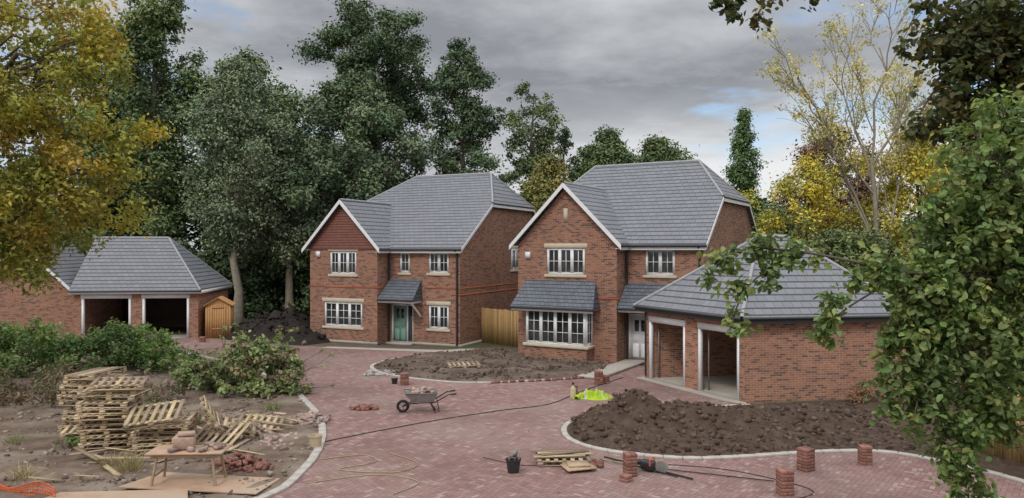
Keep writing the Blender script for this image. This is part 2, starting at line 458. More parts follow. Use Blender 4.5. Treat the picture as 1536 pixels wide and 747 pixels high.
# ---------------- House 1 (left)
W1 = 8.74; b1 = -4.34
opm = [(-3.62, -3.0, 3.76, 4.84), (-1.85, -.66, 3.76, 4.84), (-1.85, -.66, .89, 2.1), (-4.12, -2.78, 0.0, 2.1)]
opb = [(-7.4, -5.68, 3.66, 4.88), (-7.78, -5.3, .88, 2.18)]
h1 = house((-2.64, 38.2), 25, W1, b1, 1.0, 12.3, 5.03, .69, 3.37, 1.5, 2.45, 7.62, True, opm, opb)
window(*opm[0], 1, h1, T(0, 0), rows=2); window(*opm[1], 2, h1, T(0, 0)); window(*opm[2], 2, h1, T(0, 0))
window(*opb[0], 3, h1, T(0, -1)); window(*opb[1], 3, h1, T(0, -1), rows=3)
def door(parent, M, x0, x1, x2, z1, mat):
    y = .06
    boxes('door_frame', [bb(x0, x0+.07, y-.04, y+.05, 0, z1), bb(x1, x1+.07, y-.04, y+.05, 0, z1), bb(x2-.07, x2, y-.04, y+.05, 0, z1),
                         bb(x0+.07, x1, y-.04, y+.05, z1-.07, z1), bb(x1+.07, x2-.07, y-.04, y+.05, z1-.07, z1),
                         bb(x1+.07, x2-.07, y-.04, y+.05, 0.0, .12)], WHITE, parent, M)
    boxes('door', [bb(x0+.075, x1-.005, y, y+.045, .06, z1-.075)], mat, parent, M)
    pan = []
    w = x1-x0-.08
    for (a, b, c, d) in ((.12, .44, .15, .75), (.56, .88, .15, .75), (.12, .44, .85, 1.15), (.56, .88, .85, 1.15)):
        pan.append(bb(x0+.075+w*a, x0+.075+w*b, y-.015, y+.01, .05+c, .05+d))
    boxes('door_panels', pan, mat, parent, M, bevel=.006)
    boxes('door_glass', [bb(x0+.075+w*.22, x0+.075+w*.44, y-.006, y+.01, 1.35, 1.85), bb(x0+.075+w*.56, x0+.075+w*.78, y-.006, y+.01, 1.35, 1.85),
                         bb(x1+.075, x2-.075, y+.01, y+.03, .125, z1-.075)], GLASS, parent, M)
    boxes('door_handle', [bb(x1-.11, x1-.08, y-.05, y, .95, 1.15)], METAL, parent, M)
    boxes('door_step', [bb(x0-.1, x2+.1, -.45, .1, 0, .1)], CONC, parent, M)
door(h1, T(0, 0), -4.12, -3.2, -2.78, 2.1, GREEN)
lean_roof('porch_roof', -4.32, -2.15, -1.05, 0, 2.42, 3.42, SLATE, h1, I4, .12)
beams('porch_bracket', [((-2.3, -.95, 2.3), (-2.3, -.02, 2.3), .07, .08), ((-2.3, -.9, 2.25), (-2.3, -.04, 1.55), .07, .09)], WHITE, h1)
boxes('brick_band', [bb(-W1-.01, b1+.012, -1.012, -.99, 2.95, 3.02), bb(-2.1, .012, -.012, .01, 2.95, 3.02),
                     bb(.0, .014, .012, 12.2, 2.95, 3.02), bb(.0, .014, .012, 12.2, 2.62, 2.69), bb(-.66+.15, .012, -.012, .01, 2.62, 2.69), bb(b1, b1+.014, -.98, 0, 2.95, 3.02)], REDBAND, h1)
boxes('alarm_box', [(-8.15, -1.05, 4.72, .26, .08, .3)], WHITE, h1)
boxes('plinth', [bb(-W1-.01, b1+.02, -1.02, -.98, 0, .15), bb(b1+.02, .02, -.02, .0, 0, .15), bb(0, .02, 0, 12.3, 0, .15)], CONC, h1)

# ---------------- House 2 (right)
W2 = 8.44; b2 = -3.51
opm = [(-2.57, -1.24, 3.86, 5.0), (-3.35, -2.2, 0, 2.12)]
opb = [(-6.94, -5.04, 3.85, 5.05), (-7.3, -4.95, .75, 2.3)]
h2 = house((8.1, 31.9), 30, W2, b2, 1.0, 10.3, 5.2, .77, 2.6, 1.85, 1.4, 7.98, False, opm, opb)
window(*opm[0], 2, h2, T(0, 0)); window(*opb[0], 3, h2, T(0, -1))
door(h2, T(0, 0), -3.35, -2.4, -2.2, 2.12, WHITE)
lean_roof('entrance_roof', -3.5, -.6, -1.0, 0, 2.45, 3.5, SLATE, h2, I4, .05)
boxes('entrance_post', [bb(-2.2, -2.08, -.85, -.73, 0, 2.3), bb(-2.3, -2.2, -.82, -.76, 0, 2.3)], WHITE, h2)
Mb = T(0, -1.72)
wall('bay_window_plinth', -7.68, -4.62, 0, .62, [], BRICK, h2, Mb)
for xx, s in ((-4.62, 1), (-7.68, -1)):
    pmesh('bay_window_plinth_side', [(xx, -1.72, 0), (xx, -1.0, 0), (xx, -1.0, .62), (xx, -1.72, .62)], [(0, 1, 2, 3)] if s > 0 else [(3, 2, 1, 0)], BRICK, h2, uv=True)
boxes('bay_window_sill', [bb(-7.76, -4.54, -1.8, -1.0, .625, .75)], STONE, h2, bevel=.01)
window(-7.62, -4.68, .755, 2.32, 4, h2, T(0, -1.75), lintel=False, sill=False, rows=3)
window(0, .66, .755, 2.32, 1, h2, T(-4.60, -1.665, 0, math.pi/2), lintel=False, sill=False, rows=3)
window(0, .66, .755, 2.32, 1, h2, T(-7.70, -1.0, 0, -math.pi/2), lintel=False, sill=False, rows=3)
lean_roof('bay_window_roof', -8.3, -4.2, -2.0, -1.0, 2.42, 3.58, SLATE, h2, I4, .3)
boxes('bay_soffit', [bb(-8.2, -4.3, -1.95, -1.0, 2.32, 2.36)], WHITE, h2)
boxes('brick_band', [bb(-8.45, b2+.012, -1.012, -.99, 2.78, 2.86), bb(0, .014, .012, 10.2, 2.78, 2.86), bb(-.5, .012, -.012, .01, 2.78, 2.86), bb(b2, b2+.014, -.98, 0, 2.78, 2.86)], REDBAND, h2)
boxes('alarm_box', [(-7.9, -1.05, 4.72, .26, .08, .3)], WHITE, h2)
window(2.2, 3.3, 3.8, 5.0, 2, h1, T(.012, 3.9, 0, math.pi/2), y=-.02, lintel=True)

# ---------------- left garage
g1 = empty('brick_garage', (-24.1, 41.4, 0), math.radians(6))
opg = [(.45, 3.0, 0, 2.4), (3.65, 6.1, 0, 2.4)]
GD = 6.2
wall('front_wall', 0, 6.6, 0, 2.7, opg, BRICK2, g1, I4, inner=.22)
wall('right_wall', 0, GD, 0, 2.7, [], BRICK2, g1, T(6.6, 0, 0, math.pi/2), inner=.22)
wall('rear_wall', 0, 6.6, 0, 2.7, [], INTER, g1, T(6.6, GD, 0, math.pi), inner=.22)
wall('left_wall', 0, GD, 0, 2.7, [], BRICK2, g1, T(0, GD, 0, -math.pi/2), inner=.22)
boxes('inner_rear', [bb(.24, 6.36, GD-.26, GD-.23, .05, 2.6)], INTER, g1)
boxes('floor', [bb(.2, 6.4, .03, GD-.2, .0, .04)], CONC, g1)
boxes('ceiling', [bb(.22, 6.38, .23, GD-.23, 2.62, 2.68)], INTER, g1)
ge, gk = 2.72, .88
zr = ge+gk*(GD/2+.25)
V = [(-.15, -.25, ge), (6.8, -.25, ge), (6.8, GD+.25, ge), (-.15, GD+.25, ge), (-.15, GD/2, zr), (4.0, GD/2, zr)]
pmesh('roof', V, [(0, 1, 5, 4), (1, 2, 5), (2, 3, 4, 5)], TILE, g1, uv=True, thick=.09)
tubes('ridge_tiles', [([V[4], V[5]], .07), ([V[5], V[1]], .06), ([V[5], V[2]], .06)], RIDGE, g1, sides=8)
pmesh('gable_wall', [(0, 0, 2.7), (0, GD, 2.7), (0, GD/2, zr-.15)], [(0, 2, 1)], BRICK2, g1, uv=True)
boxes('fascia', [bb(-.15, 6.78, -.25, -.22, ge-.2, ge-.02), bb(6.76, 6.79, -.2, GD+.2, ge-.2, ge-.02)], WHITE, g1)
tubes('gutter', [([(-.15, -.29, ge-.05), (6.85, -.29, ge-.05)], .05)], BLACK, g1)
fr = []
for a, b in ((.45, 3.0), (3.65, 6.1)):
    fr += [bb(a-.02, a+.1, -.03, .14, 0, 2.26), bb(b-.1, b+.02, -.03, .14, 0, 2.26), bb(a-.06, b+.06, -.045, .14, 2.265, 2.5)]
boxes('door_frames', fr, WHITE, g1)
wall('wing_wall', -5.6, -.02, 0, 2.7, [], BRICK2, g1, T(0, .35))
pmesh('wing_gable', [(-5.6, .35, 2.7), (-.02, .35, 2.7), (-2.8, .35, 5.2)], [(0, 1, 2)], BRICK2, g1, uv=True)
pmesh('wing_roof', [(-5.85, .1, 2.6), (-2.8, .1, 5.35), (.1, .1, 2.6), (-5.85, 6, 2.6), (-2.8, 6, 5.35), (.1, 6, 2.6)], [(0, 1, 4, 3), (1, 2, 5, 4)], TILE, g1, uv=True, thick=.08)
beams('wing_barge', [((-2.8, .08, 5.33), (-5.9, .08, 2.56), .03, .2), ((-2.798, .08, 5.33), (.1, .08, 2.56), .03, .2)], WHITE, g1)

# ---------------- right garage (skewed plot)
g2 = empty('brick_garage', (0, 0, 0))
A = Vector((7.57, 24.5, 0)); B = Vector((5.16, 29.3, 0)); Cc = Vector((13.3, 25.4, 0)); Dd = Vector((10.9, 30.2, 0))
def frame(P, Q):
    d = (Q-P); return T(P.x, P.y, 0, math.atan2(d.y, d.x)), d.length
GE = 2.78
M, L = frame(B, A)
og = [(.3, 2.4, 0, 2.3), (3.12, L-.25, 0, 2.3)]
wall('front_wall', 0, L, 0, GE, og, BRICK2, g2, M, inner=.22)
fr = []
for a, b in [(o[0], o[1]) for o in og]:
    fr += [bb(a+.003, a+.09, -.02, .12, 0, 2.195), bb(b-.09, b-.003, -.02, .12, 0, 2.195), bb(a-.02, b+.02, -.025, .12, 2.2, 2.42)]
boxes('door_frames', fr, WHITE, g2, M)
boxes('door_tracks', [bb(a+.15, a+.19, .3, .34, 0, 2.1) for a in (.3, 3.12)] + [bb(a-.19, a-.15, .3, .34, 0, 2.1) for a in (2.4, L-.25)], METAL, g2, M)
M2, L2 = frame(A, Cc); wall('side_wall', 0, L2, 0, GE, [], BRICK2, g2, M2, inner=.22)
Mx, Lx = frame(Cc, Dd); wall('rear_wall', 0, Lx, 0, GE, [], BRICK2, g2, Mx, inner=.22)
Mx, Lx = frame(Dd, B); wall('far_wall', 0, Lx, 0, GE, [], BRICK2, g2, Mx, inner=.22)
cen = (A+B+Cc+Dd)/4
def outp(P): 
    d = (P-cen); d.z = 0; return P + d.normalized()*.42
o4 = [outp(P) for P in (A, Cc, Dd, B)]
V = [(p.x, p.y, GE+.02) for p in o4]+[(8.95, 27.35, 5.45), (10.05, 27.5, 5.45)]
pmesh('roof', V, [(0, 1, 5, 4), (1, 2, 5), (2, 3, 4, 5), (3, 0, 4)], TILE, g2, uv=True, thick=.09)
tubes('ridge_tiles', [([V[4], V[5]], .075), ([V[4], V[0]], .065), ([V[4], V[3]], .065), ([V[5], V[1]], .065), ([V[5], V[2]], .065)], RIDGE, g2, sides=8)
beams('fascia', [((V[i][0]*.99+cen.x*.01, V[i][1]*.99+cen.y*.01, GE-.02), (V[j][0]*.99+cen.x*.01, V[j][1]*.99+cen.y*.01, GE-.02), .03, .17) for i, j in ((0, 1), (3, 0), (1, 2), (2, 3))], BLACK, g2)
tubes('gutter', [([(V[i][0], V[i][1], GE-.03), (V[j][0], V[j][1], GE-.03)], .055) for i, j in ((0, 1), (3, 0))], BLACK, g2)
pmesh('soffit', [(p.x*.985+cen.x*.015, p.y*.985+cen.y*.015, GE-.12) for p in o4], [(3, 2, 1, 0)], WHITE, g2)
pmesh('floor', [(p.x, p.y, .035) for p in (A, Cc, Dd, B)], [(0, 1, 2, 3)], CONC, g2)
tubes('downpipe', [([(B.x+.02, B.y-.12, GE-.1), (B.x+.02, B.y-.12, .1)], .045)], BLACK, g2)

# ---------------- shed, fences, distant house
sh = empty('garden_shed', (-17.1, 42.0, 0), math.radians(14))
SW = 1.35
boxes('boards', [bb(i*SW/11+.004, (i+1)*SW/11-.004, -.01, .02, 0, 1.9) for i in range(11)]+[bb(SW-.03, SW, .02+i*.15, .165+i*.15, 0, 1.9) for i in range(10)]+[bb(0, .03, .02, 1.5, 0, 1.9)], SHEDW, sh)
boxes('door_trim', [bb(.3, .36, -.035, -.01, .08, 1.75), bb(1.0, 1.06, -.035, -.01, .08, 1.75), bb(.36, 1.0, -.035, -.01, 1.69, 1.75), bb(.36, 1.0, -.035, -.01, .5, .56)], SHEDW, sh)
pmesh('gable', [(0, 0, 1.9), (SW, 0, 1.9), (SW/2, 0, 2.25), (0, 1.5, 1.9), (SW, 1.5, 1.9), (SW/2, 1.5, 2.25)], [(0, 1, 2), (5, 4, 3)], SHEDW, sh)
pmesh('roof', [(-.12, -.12, 1.84), (SW/2, -.12, 2.3), (SW+.12, -.12, 1.84), (-.12, 1.6, 1.84), (SW/2, 1.6, 2.3), (SW+.12, 1.6, 1.84)], [(0, 1, 4, 3), (1, 2, 5, 4)], SHEDW, sh, thick=.04)
bh = empty('distant_house', (-23.5, 57, 0), .1)
wall('wall', 0, 6, 0, 2.6, [(3.2, 4.6, 1, 2.1)], BRICK, bh, I4); window(3.2, 4.6, 1, 2.1, 2, bh, I4)
wall('side', 0, 6, 0, 2.6, [], BRICK, bh, T(6, 0, 0, math.pi/2))
pmesh('roof', [(-.3, -.3, 2.5), (6.3, -.3, 2.5), (6.3, 3, 4.6), (-.3, 3, 4.6), (-.3, 6.3, 2.5), (6.3, 6.3, 2.5)], [(0, 1, 2, 3), (2, 5, 4, 3)], BROWNTILE, bh, uv=True, thick=.1)

def fence(pts, h=1.8, w=.1):
    e = empty('wooden_fence'); L = []; P = []
    for (a, b) in zip(pts[:-1], pts[1:]):
        a = np.array(a, float); b = np.array(b, float); d = b-a; n = int(np.linalg.norm(d)/w); ang = math.atan2(d[1], d[0])
        nx, ny = -math.sin(ang), math.cos(ang)
        for i in range(n):
            c = a+d*(i+.5)/n; hh = h+random.uniform(-.015, .015); o = .014*(i % 2)
            L.append((c[0]+nx*o, c[1]+ny*o, hh/2, w*.93, .018, hh, ang+random.uniform(-.05, .05)))
        for i in range(int(np.linalg.norm(d)/1.8)+1):
            c = a+d*min(1, i*1.8/np.linalg.norm(d)); P.append((c[0]+nx*.09, c[1]+ny*.09, h/2, .1, .1, h+.05, ang))
        for z in (.3, h*.55, h-.2):
            c = (a+b)/2; P.append((c[0]+nx*.055, c[1]+ny*.055, z, np.linalg.norm(d), .04, .08, ang))
    boxes('boards', L, SCRAP, e, cols=[np.array([.42, .275, .12])*random.uniform(.75, 1.2) for _ in L]); boxes('posts_rails', P, FENCEW, e)
fence([(-1.64, 40.35), (1.3, 37.2)], 1.85)
fence([(11.35, 18.2), (12.9, 14.6), (13.4, 10)], 1.65)
fence([(-34, 38), (-30.2, 41.5)], 1.8)

# ------------------------------------------------------------------ ground, drive, beds
pmesh('ground', [(-900, -300, 0), (900, -300, 0), (900, 1500, 0), (-900, 1500, 0)], [(0, 1, 2, 3)], SOILG)
left_k = catmull([(-9.5, 8), (-6.9, 12), (-4.99, 15.1), (-4.72, 16.5), (-4.77, 18.4), (-5.13, 20.4), (-5.75, 22.4), (-6.89, 24.9), (-8.24, 27.6), (-11.06, 31.4), (-14.4, 34.9), (-18.3, 37.6), (-24.3, 39.0)], 6)
right_k = catmull([(7.62, 24.0), (5.69, 23.6), (3.92, 23.1), (2.42, 22.4), (1.68, 21.6), (1.43, 20.5), (1.6, 19.5), (2.19, 18.7), (3.09, 18.2), (4.32, 17.9), (5.8, 18.1), (7.55, 18.5), (9.18, 18.45), (10.2, 17.4), (10.95, 16.0), (11.4, 13), (11.4, 8)], 6)
cen_k = catmull([(3.0, 29.3), (1.32, 28.7), (-.7, 28.15), (-2.2, 28.2), (-3.79, 29), (-5.16, 30.2), (-5.96, 32.0), (-5.5, 33.9), (-4.4, 35.3), (-2.4, 36.6)], 6)
back = [(-24.3, 41.6), (-17.3, 42.4), (-15.7, 41.5), (-13.1, 40.2), (-11.2, 38.9), (-10.0, 38.6), (-3.2, 37.3), (-2.4, 36.9), (0.6, 34.0), (4.5, 33.4), (6, 31.6), (5.16, 29.3), (7.57, 24.5)]
poly = [(p[0], p[1], .010) for p in left_k]+[(p[0], p[1], .010) for p in back]+[(p[0], p[1], .010) for p in right_k]
pmesh('driveway', poly, [list(range(len(poly)))[::-1]], PAVER)
def kerb(pts, w=.13, h=.045, name='kerb', mat=KERB, seg=.45):
    pts = np.asarray(pts); d = np.r_[0, np.cumsum(np.linalg.norm(np.diff(pts, axis=0), axis=1))]
    n = int(d[-1]/seg); L = []
    for i in range(n):
        s0, s1 = d[-1]*i/n, d[-1]*(i+1)/n
        a = [np.interp(s0, d, pts[:, j]) for j in (0, 1)]; b = [np.interp(s1, d, pts[:, j]) for j in (0, 1)]
        l = math.dist(a, b)
        L.append(((a[0]+b[0])/2+random.uniform(-.008, .008), (a[1]+b[1])/2, h/2, l-.012, w, h+random.uniform(-.004, .004), math.atan2(b[1]-a[1], b[0]-a[0])))
    boxes(name, L, mat, bevel=.008)
kerb(left_k, .2, .06); kerb(right_k, .19, .06); kerb(cen_k, .17)

def sdist(P, poly):
    poly = np.asarray(poly); a = poly; b = np.roll(poly, -1, axis=0)
    inside = np.zeros(len(P), bool); dm = np.full(len(P), 1e9)
    for p, q in zip(a, b):
        d = q-p; t = np.clip(((P-p) @ d)/(d @ d+1e-12), 0, 1)
        dm = np.minimum(dm, np.linalg.norm(P-(p+t[:, None]*d), axis=1))
        c = ((p[1] > P[:, 1]) != (q[1] > P[:, 1]))
        xx = (q[0]-p[0])*(P[:, 1]-p[1])/((q[1]-p[1])+1e-12)+p[0]
        inside ^= c & (P[:, 0] < xx)
    return np.where(inside, dm, -dm)
def fbm(x, y, s, o=4):
    v = 0; a = 1
    for k in range(o):
        v += a*mnoise.noise((x*s, y*s, 3.3*k)); a *= .55; s *= 2.1
    return v
def bed(name, poly, res, hf, mat, edge=.5):
    poly = np.asarray(poly)[:, :2]
    x0, y0 = poly.min(0)-.3; x1, y1 = poly.max(0)+.3
    xs = np.arange(x0, x1, res); ys = np.arange(y0, y1, res)
    X, Y = np.meshgrid(xs, ys); P = np.c_[X.ravel(), Y.ravel()]
    d = sdist(P, poly)
    Z = np.full(len(P), -.04)
    for i in np.nonzero(d > -.35)[0]:
        e = d[i]
        if e < 0: Z[i] = max(-.04, .012+e*edge)
        else: Z[i] = .014+min(e*edge, max(.004, hf(P[i, 0], P[i, 1], e)))
    nx, ny = len(xs), len(ys)
    idx = np.arange(nx*ny).reshape(ny, nx)
    F = np.c_[idx[:-1, :-1].ravel(), idx[:-1, 1:].ravel(), idx[1:, 1:].ravel(), idx[1:, :-1].ravel()]
    keep = (d[F] > -.3).any(1)
    return npmesh(name, np.c_[P, Z], F[keep], mat, smooth=True)
def gauss(x, y, cx, cy, sx, sy): return math.exp(-((x-cx)/sx)**2-((y-cy)/sy)**2)

lp = [tuple(p) for p in left_k]+[(-32, 39), (-32, 8)]
bed('soil_verge', lp, .16, lambda x, y, e: .05+.07*(fbm(x, y, .8)+.6)+.03*fbm(x, y, 5, 2), SOILM, .3)
rp = [tuple(p) for p in right_k]+[(16, 8), (16, 25.6), (13.2, 25.3)]
def rmh(x, y, e):
    m = .52*gauss(x, y, 5.0, 20.6, 2.7, 1.2)+.5*gauss(x, y, 3.2, 20.7, 1.2, 1.0)+.45*gauss(x, y, 8.2, 20.9, 1.7, 1.1)
    return .03+m*(1+.38*fbm(x, y, 1.3))+.07*abs(fbm(x, y, 3.2, 4))+.03*fbm(x, y, 9, 3)
bed('soil_mound', rp, .08, rmh, SOILD, .75)
cp = [tuple(p) for p in cen_k]+[(-.8, 38), (1.5, 36), (4.1, 32.6), (4.0, 30.6)]
bed('soil_bed', cp, .14, lambda x, y, e: .05+.10*(fbm(x, y, .7)+.5)+.04*fbm(x, y, 4, 3), SOILC, .4)
bp = [(-15.9, 41.5), (-13.1, 40.0), (-10.8, 38.9), (-9.6, 40.5), (-9.2, 45), (-16.5, 46)]
bed('topsoil_heap', bp, .15, lambda x, y, e: 1.35*gauss(x, y, -12.4, 42.0, 1.9, 1.8)*(1+.35*fbm(x, y, .9))+.75*gauss(x, y, -14.6, 43.2, 1.8, 1.5)+.12*fbm(x, y, 2.4, 3)+.05, SOILB, .9)
pmesh('house_path', [(-9.6, 37.9, .022), (-3.5, 36.3, .022), (-2.2, 36.55, .022), (-.9, 37.3, .022), (-1.1, 37.7, .022), (-2.6, 37.6, .022), (-3.4, 37.05, .022), (-9.4, 38.5, .022)], [(0, 1, 2, 3, 4, 5, 6, 7)], CONC)
L = []
for i in range(11):
    t = (i+.5)/11; x = 2.95+(5.35-2.95)*t; y = 28.9+(33.0-28.9)*t
    L.append((x, y, .07, .95, .43, .09, -.55))
boxes('garden_path', L, CONC, bevel=.01)
pmesh('garage_apron', [(7.5, 24.1, .02), (7.7, 24.9, .02), (5.3, 29.6, .02), (4.75, 29.15, .02), (6.9, 24.75, .02)], [(0, 1, 2, 3, 4)], CONC)
pmesh('concrete_haunch', [(3.1, 23.2, .05), (5.7, 23.1, .08), (7.6, 23.6, .05), (7.6, 23.95, .05), (5.7, 23.55, .05), (3.9, 23.05, .05)], [(0, 1, 2, 3, 4, 5)], CONC)
def brickcol(): 
    v = random.random()
    c = np.array([.28, .14, .11])*(1-v)+np.array([.19, .085, .065])*v
    return c*random.uniform(.8, 1.25)
ek = catmull([(3.0, 29.15), (1.32, 28.5), (-.7, 27.97)], 7)
L = []; cl = []
for p in ek:
    L.append((p[0]+random.uniform(-.04, .04), p[1]+.02, .05, .2, .1, .07, .3+random.uniform(-.25, .25))); cl.append(brickcol())
boxes('loose_edging_bricks', L, SCRAP, cols=cl)

def clods(name, region, n, smin, smax, c1, c2, zf=.05, poly=None):
    L = []; cl = []
    x = RNG.uniform(region[0], region[1], n*6); y = RNG.uniform(region[2], region[3], n*6)
    if poly is not None:
        k = sdist(np.c_[x, y], poly) > .15; x, y = x[k], y[k]
    for x, y in zip(x[:n], y[:n]):
        s = smin*(smax/smin)**(random.random()**1.9)
        z = zf(x, y) if callable(zf) else zf
        L.append((x, y, z+s*.15, s, s*random.uniform(.6, 1), s*random.uniform(.5, .8), random.uniform(0, 6), random.uniform(-.5, .5), random.uniform(-.5, .5)))
        t = random.random(); cl.append(np.array(c1)*(1-t)+np.array(c2)*t)
    boxes(name, L, SCRAP, cols=cl, jit=.35)
clods('mound_clods', (1.6, 11, 17.6, 24), 3800, .025, .15, (.038, .025, .018), (.15, .105, .075), lambda x, y: rmh(x, y, 1), np.array([p[:2] for p in rp]))
clods('bed_clods', (-5.8, 4, 28.3, 37), 1500, .04, .15, (.06, .042, .033), (.2, .15, .115), .10, np.array([p[:2] for p in cp]))
clods('verge_stones', (-15, -4.5, 12, 33), 3000, .03, .12, (.09, .06, .045), (.36, .3, .24), .09, np.array([p[:2] for p in lp]))
clods('heap_clods', (-15.5, -10, 40, 44), 300, .05, .22, (.014, .011, .01), (.04, .03, .026), lambda x, y: 1.35*gauss(x, y, -12.4, 42.0, 1.9, 1.8)*(1+.35*fbm(x, y, .9))+.75*gauss(x, y, -14.6, 43.2, 1.8, 1.5)+.1, np.array(bp))
clods('drive_debris', (-5, 10, 14.6, 27), 320, .015, .05, (.25, .14, .12), (.4, .34, .3), .012)
clods('grey_rubble', (-5.9, -4.6, 29.6, 30.6), 60, .06, .2, (.3, .28, .26), (.42, .4, .37), .02)

# ------------------------------------------------------------------ foliage
def leaves_np(P, size, nrm, rng, near=False, aspect=.6):
    n = len(P); a = rng.normal(size=(n, 3)); nrm = nrm/np.linalg.norm(nrm, axis=1, keepdims=True)
    a -= (a*nrm).sum(1, keepdims=True)*nrm; a /= np.linalg.norm(a, axis=1, keepdims=True)
    b = np.cross(nrm, a); s = (size*rng.uniform(.65, 1.3, n))[:, None]
    if not near:
        j = rng.uniform(.5, 1.0, (n, 1)); 
        V = np.stack([P+a*s*.5, P+b*s*.5*aspect*j+a*s*.1, P-a*s*.5, P-b*s*.5*aspect-a*s*.1*j], 1).reshape(-1, 3)
        F = np.arange(4*n).reshape(n, 4); return V, F, 4
    up = nrm*s*.10
    V = np.stack([P-a*s*.5, P+a*s*.55-up*1.2, P-a*s*.18+b*s*.30+up, P+a*s*.2+b*s*.26+up*.6, P-a*s*.18-b*s*.30+up, P+a*s*.2-b*s*.26+up*.6], 1).reshape(-1, 3)
    o = np.arange(n)[:, None]*6
    F = np.vstack([o+np.array([[0, 1, 3, 2]]), o+np.array([[0, 4, 5, 1]])]); return V, F, 6

def foliage(name, K, per, size, pal, rng, parent=None, flat=.75, near=False, mat=None, droop=.0, shell=.35, soft=.16):
    Ps = []; Ns = []; Cs = []
    pal = np.array(pal)
    for (x, y, z, r) in K:
        n = max(3, int(per*r*r*rng.uniform(.6, 1.3)))
        d = rng.normal(size=(n, 3)); d /= np.linalg.norm(d, axis=1, keepdims=True)
        rad = r*(shell+(1-shell)*rng.random(n))*rng.uniform(.7, 1.2, n)
        an = np.array([rng.uniform(.75, 1.35), rng.uniform(.75, 1.35), flat*rng.uniform(.75, 1.25)])
        p = d*rad[:, None]*an+rng.normal(size=(n, 3))*soft*r+np.array([x, y, z])
        if droop: p[:, 2] -= droop*rng.random(n)*r
        Ps.append(p); Ns.append(d*.6+rng.normal(size=(n, 3))*.5+np.array([0, 0, .55]))
        w = rng.random(); i, j = rng.integers(0, len(pal), 2)
        base = pal[i]*w+pal[j]*(1-w)
        Cs.append(base[None]*rng.uniform(.72, 1.25)*rng.uniform(.72, 1.28, (n, 1))*rng.uniform(.92, 1.08, (n, 3)))
    P = np.vstack(Ps); N = np.vstack(Ns); Cc = np.vstack(Cs)
    V, F, k = leaves_np(P, size, N, rng, near)
    return npmesh(name, V, F, mat or LEAF, np.repeat(Cc, k, 0), parent)

def limb(p0, p1, r0, r1, rng, n=5, wob=.08, sag=0):
    p0 = np.array(p0, float); p1 = np.array(p1, float); L = np.linalg.norm(p1-p0)
    t = np.linspace(0, 1, n)[:, None]
    pts = p0+(p1-p0)*t+rng.normal(size=(n, 3))*wob*L*np.sin(np.pi*t)*.6
    pts[:, 2] += sag*L*np.sin(np.pi*t[:, 0])
    return pts, np.linspace(r0, r1, n)

G_D = [(.115, .168, .068), (.155, .21, .08), (.095, .142, .066), (.185, .23, .092)]
G_G = [(.215, .265, .155), (.17, .22, .13), (.26, .30, .175)]
G_P = [(.098, .148, .073), (.132, .185, .086), (.08, .122, .065)]
G_O = [(.14, .185, .07), (.195, .23, .085), (.11, .15, .065)]
YEL = [(.70, .56, .07), (.55, .47, .07), (.42, .40, .09)]
CHE = [(.44, .37, .055), (.33, .31, .06), (.25, .27, .06), (.48, .36, .05), (.19, .24, .065), (.35, .23, .05), (.40, .37, .07), (.28, .30, .07)]

PROF = {
 'dome': lambda h: (math.sin(math.pi*min(1, max(0, h))**.75))**.65,
 'cone': lambda h: (1-h)**.8*.95+.06 if h > .12 else .5+h*3,
 'col': lambda h: (math.sin(math.pi*(h*.9+.06)))**.45*(1-.45*h),
 'pine': lambda h: (math.sin(math.pi*h**1.3*.93+.12))**.6,
}
def tree(name, x, y, z0, z1, rx, kind, K, cr, per, size, pal, seed, trunk_r=.35, ry=None, flat=.75, bark=None, lumps=.3, limbs=36, shell=.25, lean=(0, 0)):
    rng = np.random.default_rng(seed); e = empty(name, (x, y, 0)); ry = ry or rx
    ph = rng.uniform(0, 6.28, 6); prof = PROF[kind]
    cl = []
    for i in range(K):
        h = rng.random(); a = rng.uniform(0, 2*np.pi)
        lump = 1+lumps*(math.sin(2*a+ph[0]+h*5)*.5+math.sin(3*a+ph[1]-h*9)*.5+.5*math.sin(h*17+ph[2]+a))
        rr = max(.02, prof(h))*lump*math.sqrt(rng.uniform(.12, 1))
        r = cr*rng.uniform(.45, 1.35)*(1.0 if h < .85 else .75)
        cl.append((lean[0]*h+rx*rr*math.cos(a), lean[1]*h+ry*rr*math.sin(a), z0+(z1-z0)*h, r))
    foliage('foliage', cl, per, size, pal, rng, e, flat, shell=shell, mat=BLEAF, soft=.3)
    L = []
    top = z0+(z1-z0)*.93
    n = 9; t = np.linspace(0, 1, n)
    tp = np.c_[lean[0]*t*t+np.r_[0, rng.normal(size=n-1)*.15], lean[1]*t*t+np.r_[0, rng.normal(size=n-1)*.15], t*top]
    tr = trunk_r*(1-t*.93)+.02; tr[0] *= 1.35
    L.append((tp, tr))
    for (cx, cy, cz, r) in cl[:limbs]:
        zb = max(z0*.75, cz-math.hypot(cx, cy)*rng.uniform(.3, .9)-.3); zb = min(zb, top*.97)
        b = [np.interp(zb, tp[:, 2], tp[:, j]) for j in (0, 1)]
        rb = np.interp(zb, tp[:, 2], tr)*.5
        L.append(limb((b[0], b[1], zb), (cx, cy, cz), rb, .02, rng, 5))
    tubes('trunk', L, bark or BARK, e, sides=6)
    return e

